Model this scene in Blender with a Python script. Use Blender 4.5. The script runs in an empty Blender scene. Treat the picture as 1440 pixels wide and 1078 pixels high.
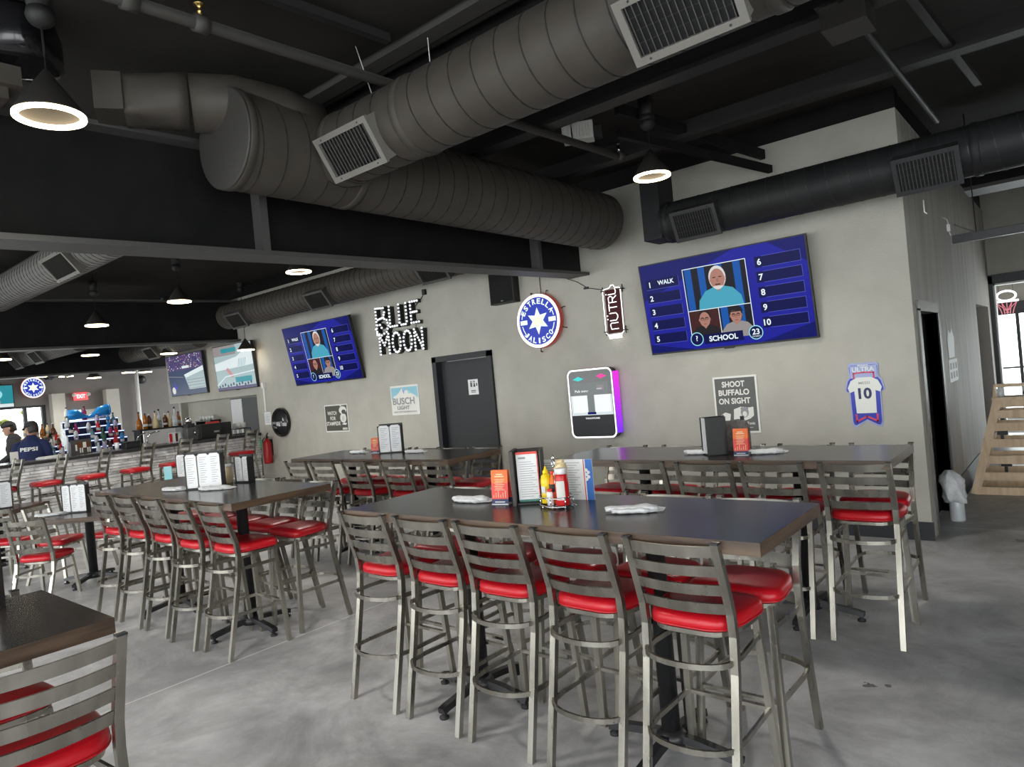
import bpy, math, random
from mathutils import Vector, Matrix
random.seed(7)
S = bpy.context.scene
COL = S.collection
PI = math.pi

# ------------------------------------------------------------------ materials
def new_mat(name):
    m = bpy.data.materials.new(name); m.use_nodes = True
    return m, m.node_tree.nodes, m.node_tree.links, m.node_tree.nodes['Principled BSDF']

def flat(name, col, rough=.5, metal=0., spec=.5, coat=0.):
    m, n, l, b = new_mat(name)
    b.inputs['Base Color'].default_value = (*col, 1)
    b.inputs['Roughness'].default_value = rough
    b.inputs['Metallic'].default_value = metal
    b.inputs['Specular IOR Level'].default_value = spec
    b.inputs['Coat Weight'].default_value = coat
    return m

def glow(name, col, strength):
    m, n, l, b = new_mat(name)
    b.inputs['Base Color'].default_value = (col[0] * .15, col[1] * .15, col[2] * .15, 1)
    b.inputs['Emission Color'].default_value = (*col, 1)
    b.inputs['Emission Strength'].default_value = strength
    b.inputs['Roughness'].default_value = .4
    return m

def noisy(name, c1, c2, scale=8, rough=.5, metal=0., stretch=(1, 1, 1), detail=6, bump=0., bscale=None, rvar=0., lo=.35, hi=.65, spec=.5):
    m, n, l, b = new_mat(name)
    tc = n.new('ShaderNodeTexCoord'); mp = n.new('ShaderNodeMapping')
    mp.inputs['Scale'].default_value = stretch
    l.new(tc.outputs['Object'], mp.inputs['Vector'])
    nz = n.new('ShaderNodeTexNoise'); nz.inputs['Scale'].default_value = scale; nz.inputs['Detail'].default_value = detail
    l.new(mp.outputs['Vector'], nz.inputs['Vector'])
    cr = n.new('ShaderNodeValToRGB')
    cr.color_ramp.elements[0].position = lo; cr.color_ramp.elements[0].color = (*c1, 1)
    cr.color_ramp.elements[1].position = hi; cr.color_ramp.elements[1].color = (*c2, 1)
    l.new(nz.outputs['Fac'], cr.inputs['Fac']); l.new(cr.outputs['Color'], b.inputs['Base Color'])
    b.inputs['Roughness'].default_value = rough; b.inputs['Metallic'].default_value = metal
    b.inputs['Specular IOR Level'].default_value = spec
    if rvar:
        mr = n.new('ShaderNodeMapRange'); mr.inputs['To Min'].default_value = rough - rvar; mr.inputs['To Max'].default_value = rough + rvar
        l.new(nz.outputs['Fac'], mr.inputs['Value']); l.new(mr.outputs['Result'], b.inputs['Roughness'])
    if bump:
        nb = n.new('ShaderNodeTexNoise'); nb.inputs['Scale'].default_value = bscale or scale * 4; nb.inputs['Detail'].default_value = 5
        l.new(mp.outputs['Vector'], nb.inputs['Vector'])
        bp = n.new('ShaderNodeBump'); bp.inputs['Strength'].default_value = bump; bp.inputs['Distance'].default_value = .02
        l.new(nb.outputs['Fac'], bp.inputs['Height']); l.new(bp.outputs['Normal'], b.inputs['Normal'])
    return m

M = {}
M['wall'] = noisy('wall_paint', (.425, .412, .362), (.468, .455, .405), 3, .75, bump=.25, bscale=60)
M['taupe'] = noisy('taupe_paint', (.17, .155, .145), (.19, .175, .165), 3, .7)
M['white_trim'] = flat('white_trim', (.75, .75, .72), .5)
M['baseboard'] = flat('baseboard_black', (.025, .027, .032), .45)
M['ceiling'] = noisy('ceiling_black', (.021, .0192, .0175), (.029, .0265, .024), 2, .8, spec=.2)
M['steel_black'] = noisy('black_painted_steel', (.009, .009, .0095), (.014, .0132, .0132), 4, .6, spec=.15)
M['flange'] = flat('painted_flange_grey', (.07, .07, .068), .55)
M['pipe_dark'] = flat('dark_painted_pipe', (.014, .0135, .0135), .6)
M['rail_grey'] = flat('grey_painted_rail', (.045, .042, .038), .6)
M['duct'] = noisy('duct_warm_grey', (.058, .051, .043), (.070, .062, .053), 5, .55, metal=.1, spec=.3)
M['duct_black'] = noisy('duct_black', (.016, .0165, .018), (.021, .0215, .0225), 5, .55, metal=.1, spec=.25)
M['duct_light'] = noisy('duct_pale', (.15, .145, .135), (.18, .175, .165), 5, .55, metal=.1)
M['duct_seam'] = flat('duct_seam', (.016, .015, .014), .7)
M['grille_frame'] = flat('grille_frame_aluminium', (.22, .21, .19), .5, .3)
M['grille_dark'] = flat('grille_frame_black', (.03, .031, .033), .45)
M['grille_blade'] = flat('grille_blade', (.07, .066, .06), .5, .3)
M['void'] = flat('black_void', (.006, .006, .007), .8)
M['steel'] = noisy('brushed_stool_steel', (.27, .254, .218), (.48, .46, .405), 7, .28, metal=.95, stretch=(1, 1, .3), rvar=.08)
M['dark_steel'] = flat('dark_powder_steel', (.022, .022, .024), .4, .3)
M['red'] = flat('red_vinyl', (.48, .006, .014), .36, 0, .45)
M['red2'] = flat('red_piping', (.42, .008, .014), .4)
M['rubber'] = flat('black_rubber', (.015, .015, .016), .6)
M['chrome'] = flat('chrome', (.75, .75, .76), .15, 1.)
M['black'] = flat('matte_black', (.012, .012, .013), .5)
M['black_gloss'] = flat('gloss_black', (.010, .010, .012), .15)
M['charcoal'] = flat('charcoal_door', (.020, .0215, .0245), .5)
M['white'] = flat('white_paper', (.78, .79, .80), .55)
M['offwhite'] = flat('offwhite', (.62, .62, .58), .6)
M['linen'] = noisy('white_napkin', (.72, .73, .74), (.82, .83, .84), 40, .8, bump=.3)
M['ink'] = flat('dark_ink', (.03, .032, .036), .6)
M['grey_ink'] = flat('grey_ink', (.30, .31, .32), .6)
M['tin_grey'] = flat('tin_sign_grey', (.10, .105, .10), .5)
M['tin_olive'] = flat('tin_sign_olive', (.085, .085, .070), .5)
M['tin_white'] = flat('tin_sign_white', (.78, .78, .74), .5)
M['green'] = flat('green_tag', (.12, .50, .20), .5)
M['teal_trim'] = flat('teal_menu_trim', (.06, .22, .18), .5)
M['orange'] = flat('orange_print', (.80, .16, .03), .5)
M['red_print'] = flat('red_print', (.72, .06, .045), .5)
M['navy'] = flat('navy_print', (.015, .025, .10), .5)
M['blue_print'] = flat('blue_print', (.05, .16, .50), .5)
M['cyan_print'] = flat('cyan_print', (.32, .66, .72), .5)
M['brass'] = flat('brass', (.55, .40, .14), .3, 1.)
M['mustard'] = flat('mustard_yellow', (.85, .62, .01), .35)
M['ketchup'] = flat('ketchup_red', (.52, .010, .012), .3)
M['cream'] = flat('cream_plastic', (.78, .62, .36), .4)
M['sky_blue'] = flat('tin_sky_blue', (.28, .56, .68), .45)
M['ultra_blue'] = flat('ribbon_blue', (.018, .035, .42), .35)
M['ultra_pale'] = flat('ribbon_pale', (.33, .38, .66), .35)
M['pink_red'] = flat('ribbon_red', (.66, .05, .12), .4)
M['shirt_white'] = flat('jersey_white', (.78, .80, .76), .5)
M['exting'] = flat('extinguisher_red', (.46, .012, .016), .3)
M['pine'] = noisy('pine_wood', (.64, .45, .28), (.78, .60, .41), 3, .5, stretch=(6, 6, .7), detail=8)
M['menu_grey'] = noisy('worn_menu_grey', (.10, .088, .080), (.20, .18, .165), 30, .7)
M['wall_streak'] = noisy('streaked_side_wall', (.33, .305, .265), (.44, .42, .385), 2.2, .65, stretch=(1, 3, .25), detail=7, bump=.3, bscale=30)  # brownish streaky texture, with bright streaks of light put into the colour
M['wood_dark'] = noisy('menu_box_wood', (.022, .018, .016), (.045, .036, .031), 6, .5, stretch=(6, 6, .6))
M['brown_edge'] = noisy('walnut_edge', (.050, .029, .018), (.115, .072, .044), 5, .4, stretch=(.7, .7, 8), detail=8)
M['granite'] = flat('dark_bar_top', (.03, .03, .03), .25)
M['stone'] = noisy('white_ledger_stone', (.50, .50, .50), (.92, .92, .91), 6, .75, detail=8, bump=.4, bscale=20)
M['stone_gap'] = flat('stone_gap', (.20, .20, .20), .9)
M['amber'] = flat('amber_glass', (.34, .11, .015), .15)
M['brown_glass'] = flat('brown_glass', (.10, .035, .012), .15)
M['clear'] = flat('pale_glass', (.62, .66, .68), .12)
M['lilac'] = flat('lilac_glass', (.50, .46, .66), .15)
M['magenta'] = flat('magenta_glass', (.36, .02, .12), .15)
M['red_glass'] = flat('red_glass', (.55, .015, .02), .2)
M['green_glass'] = flat('green_glass', (.04, .13, .08), .15)
M['blue_glass'] = flat('blue_glass', (.03, .24, .60), .2)
M['teal_glass'] = flat('teal_glass', (.10, .22, .26), .2)
M['inflat'] = flat('inflatable_blue', (.015, .27, .70), .3)
M['display_blue'] = flat('display_navy', (.010, .018, .075), .25)
M['shelf_led'] = glow('shelf_light', (.55, .62, 1.0), 1.6)
M['skin'] = flat('skin', (.48, .27, .19), .55)
M['hair'] = flat('dark_hair', (.03, .022, .018), .6)
M['cap'] = flat('black_cap', (.018, .020, .025), .7)
M['navy_shirt'] = noisy('navy_shirt', (.007, .015, .070), (.011, .021, .095), 6, .8)
M['dark_shirt'] = flat('dark_shirt', (.03, .03, .034), .8)
M['olive_shirt'] = flat('olive_shirt', (.20, .20, .15), .8)
M['trousers'] = flat('black_trousers', (.02, .02, .022), .8)
M['lamp_black'] = flat('lamp_black', (.02, .018, .016), .6)
M['ring'] = glow('lamp_ring', (1.0, .80, .52), 13)
M['neon_white'] = glow('neon_white', (1.0, .95, .98), 1.9)
M['neon_pink'] = glow('neon_pink', (.85, .25, .30), .8)
M['bulb_white'] = glow('bulb_white', (.95, .98, 1.0), 1.25)
M['sign_white'] = glow('sign_white', (1.0, .93, .93), 1.35)
M['sign_blue'] = glow('sign_blue', (.007, .028, .40), 1.0)
M['sign_ice'] = glow('sign_ice', (.80, .93, 1.0), 1.15)
M['sign_yellow'] = glow('sign_yellow', (1.0, .93, .62), 1.1)
M['sign_red'] = glow('sign_rim_red', (.55, .07, .05), .35)
M['exit_red'] = glow('exit_red', (1.0, .10, .12), 1.3)
M['purple_glow'] = None
def purple_glow_mat():
    m, n, l, b = new_mat('purple_glow')
    tc = n.new('ShaderNodeTexCoord'); sx = n.new('ShaderNodeSeparateXYZ'); l.new(tc.outputs['Object'], sx.inputs[0])
    mr = n.new('ShaderNodeMapRange'); mr.inputs['From Min'].default_value = -.35; mr.inputs['From Max'].default_value = .3
    l.new(sx.outputs['Z'], mr.inputs['Value'])
    cr = n.new('ShaderNodeValToRGB'); cr.color_ramp.elements[0].color = (.20, .03, 1, 1); cr.color_ramp.elements[1].color = (.85, .03, .75, 1)
    l.new(mr.outputs['Result'], cr.inputs['Fac']); l.new(cr.outputs['Color'], b.inputs['Emission Color'])
    b.inputs['Emission Strength'].default_value = 1.0; b.inputs['Base Color'].default_value = (.02, .005, .04, 1)
    return m
M['purple_glow'] = purple_glow_mat()
for k, c, s in [('tv_navy', (.006, .009, .14), .9), ('tv_blue', (.014, .016, .33), .9), ('tv_violet', (.07, .055, .45), .9), ('tv_box', (.003, .005, .075), .9),
                ('tv_line', (.10, .12, .60), .9), ('tv_text', (.82, .92, 1.0), 1.0), ('tv_cyan', (.35, .80, .90), .9), ('tv_curtain', (.012, .012, .02), .9), ('tv_drape', (.008, .10, .42), .9),
                ('tv_shirt', (.07, .40, .55), .9), ('tv_skin', (.46, .22, .17), .9), ('tv_skin2', (.36, .17, .12), .9), ('tv_hair', (.75, .74, .72), .9), ('tv_dark', (.018, .016, .018), .9),
                ('tv_maroon', (.06, .016, .016), .9), ('tv_grey', (.33, .30, .30), .9), ('tv_white', (.72, .80, .82), 1.0), ('tv_ice', (.42, .54, .56), .9), ('tv_teal', (.03, .30, .36), .9),
                ('tv_crowd', (.09, .07, .17), .9), ('tv_field', (.05, .07, .14), .9), ('tv_rose', (.62, .30, .30), .9), ('jk_cyan', (.02, .62, .60), 1.0), ('jk_pink', (.85, .02, .32), 1.0),
                ('jk_grey', (.16, .18, .18), .9), ('jk_white', (.75, .78, .78), 1.1), ('jk_rim', (1., .98, 1.), 1.6)]:
    M[k] = glow(k, c, s)
    if k.startswith('tv_'): M[k].node_tree.nodes['Principled BSDF'].inputs['Base Color'].default_value = (.002, .002, .003, 1); M[k].node_tree.nodes['Principled BSDF'].inputs['Roughness'].default_value = .25; M[k].node_tree.nodes['Principled BSDF'].inputs['Specular IOR Level'].default_value = .06

def glass_mat():
    m, n, l, b = new_mat('window_glass'); n.remove(b)
    out = n['Material Output']; mix = n.new('ShaderNodeMixShader'); tr = n.new('ShaderNodeBsdfTransparent'); gl = n.new('ShaderNodeBsdfGlossy')
    gl.inputs['Roughness'].default_value = .02; fr = n.new('ShaderNodeFresnel'); fr.inputs['IOR'].default_value = 1.35
    tr.inputs['Color'].default_value = (.95, .97, .97, 1)
    l.new(fr.outputs[0], mix.inputs[0]); l.new(tr.outputs[0], mix.inputs[1]); l.new(gl.outputs[0], mix.inputs[2]); l.new(mix.outputs[0], out.inputs['Surface'])
    return m
M['glass'] = glass_mat()

def table_top_mat():
    m, n, l, b = new_mat('dark_stained_tabletop')
    tc = n.new('ShaderNodeTexCoord'); mp = n.new('ShaderNodeMapping'); mp.inputs['Scale'].default_value = (1.2, 14, 1)
    l.new(tc.outputs['Object'], mp.inputs['Vector'])
    nz = n.new('ShaderNodeTexNoise'); nz.inputs['Scale'].default_value = 3; nz.inputs['Detail'].default_value = 8
    l.new(mp.outputs['Vector'], nz.inputs['Vector'])
    cr = n.new('ShaderNodeValToRGB'); cr.color_ramp.elements[0].position = .35; cr.color_ramp.elements[0].color = (.016, .014, .013, 1)
    cr.color_ramp.elements[1].position = .7; cr.color_ramp.elements[1].color = (.036, .030, .027, 1)
    l.new(nz.outputs['Fac'], cr.inputs['Fac']); l.new(cr.outputs['Color'], b.inputs['Base Color'])
    b.inputs['Roughness'].default_value = .23; b.inputs['Specular IOR Level'].default_value = .5
    return m
M['tabletop'] = table_top_mat()

def floor_mat():
    m, n, l, b = new_mat('polished_concrete')
    geo = n.new('ShaderNodeNewGeometry')
    n1 = n.new('ShaderNodeTexNoise'); n1.inputs['Scale'].default_value = .55; n1.inputs['Detail'].default_value = 5
    n2 = n.new('ShaderNodeTexNoise'); n2.inputs['Scale'].default_value = 3.2; n2.inputs['Detail'].default_value = 9; n2.inputs['Roughness'].default_value = .62
    l.new(geo.outputs['Position'], n1.inputs['Vector']); l.new(geo.outputs['Position'], n2.inputs['Vector'])
    mx = n.new('ShaderNodeMath'); mx.operation = 'MULTIPLY_ADD'; mx.inputs[1].default_value = .5
    l.new(n1.outputs['Fac'], mx.inputs[0])
    h = n.new('ShaderNodeMath'); h.operation = 'MULTIPLY'; h.inputs[1].default_value = .5; l.new(n2.outputs['Fac'], h.inputs[0]); l.new(h.outputs[0], mx.inputs[2])
    cr = n.new('ShaderNodeValToRGB'); cr.color_ramp.elements[0].position = .38; cr.color_ramp.elements[0].color = (.40, .40, .404, 1)
    cr.color_ramp.elements[1].position = .60; cr.color_ramp.elements[1].color = (.66, .66, .664, 1)
    l.new(mx.outputs[0], cr.inputs['Fac'])
    n4 = n.new('ShaderNodeTexNoise'); n4.inputs['Scale'].default_value = 1.1; n4.inputs['Detail'].default_value = 10; n4.inputs['Roughness'].default_value = .7; n4.inputs['Distortion'].default_value = .8; l.new(geo.outputs['Position'], n4.inputs['Vector'])
    c4 = n.new('ShaderNodeValToRGB'); c4.color_ramp.elements[0].position = .40; c4.color_ramp.elements[0].color = (.66, .66, .66, 1); c4.color_ramp.elements[1].position = .58; c4.color_ramp.elements[1].color = (1, 1, 1, 1); l.new(n4.outputs['Fac'], c4.inputs['Fac'])
    mu = n.new('ShaderNodeMix'); mu.data_type = 'RGBA'; mu.blend_type = 'MULTIPLY'; mu.inputs['Factor'].default_value = 1; l.new(cr.outputs['Color'], mu.inputs['A']); l.new(c4.outputs['Color'], mu.inputs['B'])
    sx = n.new('ShaderNodeSeparateXYZ'); l.new(geo.outputs['Position'], sx.inputs[0])
    col = mu.outputs['Result']
    def overlay(fac, c):
        nonlocal col
        mm = n.new('ShaderNodeMix'); mm.data_type = 'RGBA'; mm.inputs['B'].default_value = (*c, 1)
        l.new(fac, mm.inputs['Factor']); l.new(col, mm.inputs['A']); col = mm.outputs['Result']
    def line(axis, at, w):
        s = n.new('ShaderNodeMath'); s.operation = 'SUBTRACT'; s.inputs[1].default_value = at; l.new(sx.outputs[axis], s.inputs[0])
        a = n.new('ShaderNodeMath'); a.operation = 'ABSOLUTE'; l.new(s.outputs[0], a.inputs[0])
        c = n.new('ShaderNodeMath'); c.operation = 'LESS_THAN'; c.inputs[1].default_value = w; l.new(a.outputs[0], c.inputs[0])
        return c.outputs[0]
    for ax, at in (('X', -3.52), ('X', -8.1), ('Y', .55), ('Y', -9.)):
        overlay(line(ax, at, .006), (.72, .72, .72))
    for (x, y, r) in [(.16, -3.14, .055), (-.62, -3.72, .05), (-.42, -3.9, .03), (.24, -3.1, .03), (.62, .2, .09), (-3.3, -5.62, .05)]:   # scuff marks
        d = n.new('ShaderNodeVectorMath'); d.operation = 'DISTANCE'; d.inputs[1].default_value = (x, y, 0); l.new(geo.outputs['Position'], d.inputs[0])
        n3 = n.new('ShaderNodeTexNoise'); n3.inputs['Scale'].default_value = 28; l.new(geo.outputs['Position'], n3.inputs['Vector'])
        q = n.new('ShaderNodeMath'); q.operation = 'MULTIPLY'; q.inputs[1].default_value = r * 2; l.new(n3.outputs['Fac'], q.inputs[0])
        t = n.new('ShaderNodeMath'); t.operation = 'LESS_THAN'; l.new(d.outputs['Value'], t.inputs[0])
        p = n.new('ShaderNodeMath'); p.operation = 'SUBTRACT'; p.inputs[1].default_value = r * .45; l.new(q.outputs[0], p.inputs[0]); l.new(p.outputs[0], t.inputs[1])
        overlay(t.outputs[0], (.17, .165, .16))
    l.new(col, b.inputs['Base Color'])
    mr = n.new('ShaderNodeMapRange'); mr.inputs['To Min'].default_value = .34; mr.inputs['To Max'].default_value = .58
    l.new(n2.outputs['Fac'], mr.inputs['Value']); l.new(mr.outputs['Result'], b.inputs['Roughness'])
    b.inputs['Specular IOR Level'].default_value = .4
    return m
M['floor'] = floor_mat()

# ------------------------------------------------------------------ mesh builder
_text_cache = {}
def text_geo(s, bold=0.):
    key = (s, bold)
    if key in _text_cache: return _text_cache[key]
    cu = bpy.data.curves.new('lettering', 'FONT'); cu.body = s; cu.size = 1; cu.resolution_u = 3; cu.fill_mode = 'FRONT'; cu.offset = bold
    ob = bpy.data.objects.new('lettering', cu); COL.objects.link(ob)
    dg = bpy.context.evaluated_depsgraph_get(); dg.update()
    me = bpy.data.meshes.new_from_object(ob.evaluated_get(dg))
    vs = [tuple(v.co) for v in me.vertices]; fs = [tuple(p.vertices) for p in me.polygons]
    bpy.data.objects.remove(ob); bpy.data.curves.remove(cu); bpy.data.meshes.remove(me)
    x0 = min(v[0] for v in vs); x1 = max(v[0] for v in vs); y0 = min(v[1] for v in vs); y1 = max(v[1] for v in vs)
    vs = [((v[0] - x0) / (x1 - x0), (v[1] - y0) / (y1 - y0)) for v in vs]
    _text_cache[key] = (vs, fs, (x1 - x0) / (y1 - y0))
    return _text_cache[key]

class MB:
    def __init__(self): self.v = []; self.f = []; self.m = []; self.s = []; self.mats = []
    def mi(self, mat):
        if mat not in self.mats: self.mats.append(mat)
        return self.mats.index(mat)
    def add(self, vs, fs, mat, smooth=False):
        o = len(self.v); k = self.mi(mat)
        self.v += [tuple(p) for p in vs]
        for f in fs: self.f.append(tuple(o + i for i in f)); self.m.append(k); self.s.append(smooth)
        return self
    def box(self, x0, x1, y0, y1, z0, z1, mat, R=None, at=None):
        vs = [Vector((x, y, z)) for x in (x0, x1) for y in (y0, y1) for z in (z0, z1)]
        if R is not None: vs = [R @ p for p in vs]
        if at is not None: vs = [p + Vector(at) for p in vs]
        return self.add(vs, [(0, 1, 3, 2), (4, 6, 7, 5), (0, 4, 5, 1), (2, 3, 7, 6), (0, 2, 6, 4), (1, 5, 7, 3)], mat)
    def sweep(self, path, sec, mat, closed=False, up=(0, 0, 1), smooth=False, cap=True, scales=None):
        P = [Vector(p) for p in path]; n = len(P); k = len(sec); vs = []; up = Vector(up)
        for i, p in enumerate(P):
            if closed: t = (P[(i + 1) % n] - P[i - 1])
            else: t = P[min(i + 1, n - 1)] - P[max(i - 1, 0)]
            t.normalize()
            sd = up.cross(t)
            if sd.length < 1e-4: sd = Vector((1, 0, 0)).cross(t)
            if sd.length < 1e-4: sd = Vector((0, 1, 0))
            sd.normalize(); nn = t.cross(sd)
            g = scales[i] if scales else 1
            vs += [p + sd * a * g + nn * b * g for a, b in sec]
        fs = []
        for i in range(n if closed else n - 1):
            j = (i + 1) % n
            for q in range(k):
                r = (q + 1) % k
                fs.append((i * k + q, i * k + r, j * k + r, j * k + q))
        if not closed and cap: fs += [tuple(range(k))[::-1], tuple((n - 1) * k + q for q in range(k))]
        return self.add(vs, fs, mat, smooth)
    def tube(self, path, r, mat, n=10, closed=False, scales=None, up=(0, 0, 1)):
        return self.sweep(path, [(r * math.cos(2 * PI * i / n), r * math.sin(2 * PI * i / n)) for i in range(n)], mat, closed, smooth=True, scales=scales, up=up)
    def bar(self, path, a, b, mat, closed=False, up=(0, 0, 1)):
        a /= 2; b /= 2
        return self.sweep(path, [(-a, -b), (a, -b), (a, b), (-a, b)], mat, closed, up)
    def lathe(self, prof, mat, n=20, at=(0, 0, 0), R=None, smooth=True, caps=True):
        vs = []; k = len(prof)
        for r, z in prof:
            for i in range(n): vs.append(Vector((r * math.cos(2 * PI * i / n), r * math.sin(2 * PI * i / n), z)))
        if R is not None: vs = [R @ p for p in vs]
        vs = [p + Vector(at) for p in vs]
        fs = [(j * n + i, j * n + (i + 1) % n, (j + 1) * n + (i + 1) % n, (j + 1) * n + i) for j in range(k - 1) for i in range(n)]
        if caps and prof[0][0] > 1e-5: fs.append(tuple(range(n))[::-1])
        if caps and prof[-1][0] > 1e-5: fs.append(tuple((k - 1) * n + i for i in range(n)))
        return self.add(vs, fs, mat, smooth)
    def ball(self, c, r, mat, n=14, sq=(1, 1, 1)):
        vs = []; fs = []; h = n // 2
        for j in range(h + 1):
            a = PI * j / h
            for i in range(n):
                b = 2 * PI * i / n
                vs.append((c[0] + r * sq[0] * math.sin(a) * math.cos(b), c[1] + r * sq[1] * math.sin(a) * math.sin(b), c[2] + r * sq[2] * math.cos(a)))
        for j in range(h):
            for i in range(n): fs.append((j * n + i, (j + 1) * n + i, (j + 1) * n + (i + 1) % n, j * n + (i + 1) % n))
        return self.add(vs, fs, mat, True)
    def loft(self, loops, mat, smooth=True, cap=True):
        n = len(loops[0]); vs = [p for L in loops for p in L]
        fs = [(j * n + i, j * n + (i + 1) % n, (j + 1) * n + (i + 1) % n, (j + 1) * n + i) for j in range(len(loops) - 1) for i in range(n)]
        if cap: fs += [tuple(range(n))[::-1], tuple((len(loops) - 1) * n + i for i in range(n))]
        return self.add(vs, fs, mat, smooth)
    def xf(self, Mx):
        self.v = [tuple(Mx @ Vector(p)) for p in self.v]; return self
    def build(self, name, parent=None, loc=None, rot=None, bevel=0., label=None):
        me = bpy.data.meshes.new(name); me.from_pydata(self.v, [], self.f)
        for m in self.mats: me.materials.append(M[m])
        me.polygons.foreach_set('material_index', self.m); me.polygons.foreach_set('use_smooth', self.s); me.update()
        ob = bpy.data.objects.new(name, me); COL.objects.link(ob)
        if parent is not None: ob.parent = parent
        if loc is not None: ob.location = loc
        if rot is not None: ob.rotation_euler = (0, 0, rot)
        if bevel:
            bv = ob.modifiers.new('edge', 'BEVEL'); bv.width = bevel; bv.segments = 2; bv.limit_method = 'ANGLE'
        if label: ob['label'] = label
        return ob

class Panel:
    """a flat sheet frame: origin o, unit vectors r (across) and u (up); layers step off it along the normal"""
    def __init__(s, o, r=(1, 0, 0), u=(0, 0, 1), step=.0012):
        s.o = Vector(o); s.r = Vector(r).normalized(); s.u = Vector(u).normalized(); s.n = s.r.cross(s.u); s.step = step
    def p(s, x, y, k): return s.o + s.r * x + s.u * y + s.n * (s.step * k)
    def poly(s, mb, pts, mat, k):
        mb.add([s.p(x, y, k) for x, y in pts], [tuple(range(len(pts)))], mat)
    def rect(s, mb, x0, x1, y0, y1, mat, k): s.poly(mb, [(x0, y0), (x1, y0), (x1, y1), (x0, y1)], mat, k)
    def ell(s, mb, cx, cy, rx, ry, mat, k, n=28, a0=0, a1=2 * PI):
        s.poly(mb, [(cx + rx * math.cos(a0 + (a1 - a0) * i / n), cy + ry * math.sin(a0 + (a1 - a0) * i / n)) for i in range(n)], mat, k)
    def line(s, mb, pts, w, mat, k, closed=False):
        n = len(pts); q = pts + [pts[0]] if closed else pts
        for (x0, y0), (x1, y1) in zip(q, q[1:]):
            d = math.hypot(x1 - x0, y1 - y0)
            if d < 1e-6: continue
            nx, ny = -(y1 - y0) / d * w / 2, (x1 - x0) / d * w / 2; ex, ey = (x1 - x0) / d * w / 2, (y1 - y0) / d * w / 2
            s.poly(mb, [(x0 - ex + nx, y0 - ey + ny), (x0 - ex - nx, y0 - ey - ny), (x1 + ex - nx, y1 + ey - ny), (x1 + ex + nx, y1 + ey + ny)], mat, k)
    def text(s, mb, t, cx, cy, h, mat, k, w=None, bold=0., ang=0., depth=0.):
        vs, fs, asp = text_geo(t, bold); w = w or h * asp; ca, sa = math.cos(ang), math.sin(ang)
        P = []
        for x, y in vs:
            a = (x - .5) * w; b = (y - .5) * h
            P.append(s.p(cx + a * ca - b * sa, cy + a * sa + b * ca, k))
        mb.add(P, fs, mat)
    def arc_text(s, mb, t, cx, cy, R, h, a_mid, span, mat, k, inside=False, bold=0.):
        n = len(t)
        for i, c in enumerate(t):
            f = (i - (n - 1) / 2) / (n - 1)
            if not inside: a = a_mid - f * span; rot = a - PI / 2
            else: a = a_mid + f * span; rot = a + PI / 2
            s.text(mb, c, cx + R * math.cos(a), cy + R * math.sin(a), h, mat, k, ang=rot, bold=bold, w=h * (.35 if c in 'I' else .78))

# ------------------------------------------------------------------ object helpers
def props(o, label, cat, group=None):
    o['label'] = label; o['category'] = cat
    if group: o['group'] = group
    return o
def thing(name, label, cat, loc=(0, 0, 0), rot=0., group=None):
    o = bpy.data.objects.new(name, None); o.empty_display_size = .1; COL.objects.link(o)
    o.location = loc; o.rotation_euler = (0, 0, rot)
    return props(o, label, cat, group)
def dup(root, loc, rot, label, group=None):
    r = root.copy(); COL.objects.link(r); r.location = loc; r.rotation_euler = (0, 0, rot); r['label'] = label
    if group: r['group'] = group
    for ch in list(root.children):
        c = ch.copy(); COL.objects.link(c); c.parent = r
        for g in list(ch.children):
            d = g.copy(); COL.objects.link(d); d.parent = c
    return r
def struct(mb, name, parent=None, bevel=0.):
    o = mb.build(name, parent, bevel=bevel)
    if parent is None: o['kind'] = 'structure'
    return o
ORD = ['first', 'second', 'third', 'fourth', 'fifth', 'sixth', 'seventh', 'eighth', 'ninth', 'tenth', 'eleventh', 'twelfth', 'thirteenth', 'fourteenth', 'fifteenth', 'sixteenth']

# ------------------------------------------------------------------ camera, world
cam = bpy.data.cameras.new('camera'); camo = bpy.data.objects.new('camera', cam); COL.objects.link(camo); S.camera = camo
cam.sensor_width = 36; cam.lens = 36 * 965.12 / 1440; cam.clip_start = .05; cam.clip_end = 300
yaw, pit, rol = .69467, -.0035, -.09206
fw = Vector((-math.sin(yaw) * math.cos(pit), math.cos(yaw) * math.cos(pit), math.sin(pit)))
r0 = Vector((math.cos(yaw), math.sin(yaw), 0)); u0 = r0.cross(fw)
rr = r0 * math.cos(rol) + u0 * math.sin(rol); uu = -r0 * math.sin(rol) + u0 * math.cos(rol)
camo.matrix_world = Matrix(((rr.x, uu.x, -fw.x, 1.13458), (rr.y, uu.y, -fw.y, -7.00272), (rr.z, uu.z, -fw.z, 1.75983), (0, 0, 0, 1)))
w = bpy.data.worlds.new('overcast_sky'); S.world = w; w.use_nodes = True
wn, wl = w.node_tree.nodes, w.node_tree.links
tc = wn.new('ShaderNodeTexCoord'); sx = wn.new('ShaderNodeSeparateXYZ'); wl.new(tc.outputs['Generated'], sx.inputs[0])
cr = wn.new('ShaderNodeValToRGB'); e = cr.color_ramp.elements
e[0].position = .0; e[0].color = (.55, .57, .56, 1); e[1].position = .35; e[1].color = (.92, .96, 1.0, 1)
wl.new(sx.outputs['Z'], cr.inputs['Fac']); wl.new(cr.outputs['Color'], wn['Background'].inputs['Color'])
wn['Background'].inputs['Strength'].default_value = 9.5
S.view_settings.view_transform = 'Standard'; S.view_settings.look = 'None'; S.view_settings.gamma = 1; S.view_settings.use_curve_mapping = False
S.view_settings.exposure = .0
S.cycles.use_denoising = True
S.cycles.max_bounces = 8; S.cycles.diffuse_bounces = 4; S.cycles.glossy_bounces = 4; S.cycles.transparent_max_bounces = 10
S.cycles.sample_clamp_indirect = 6

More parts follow.
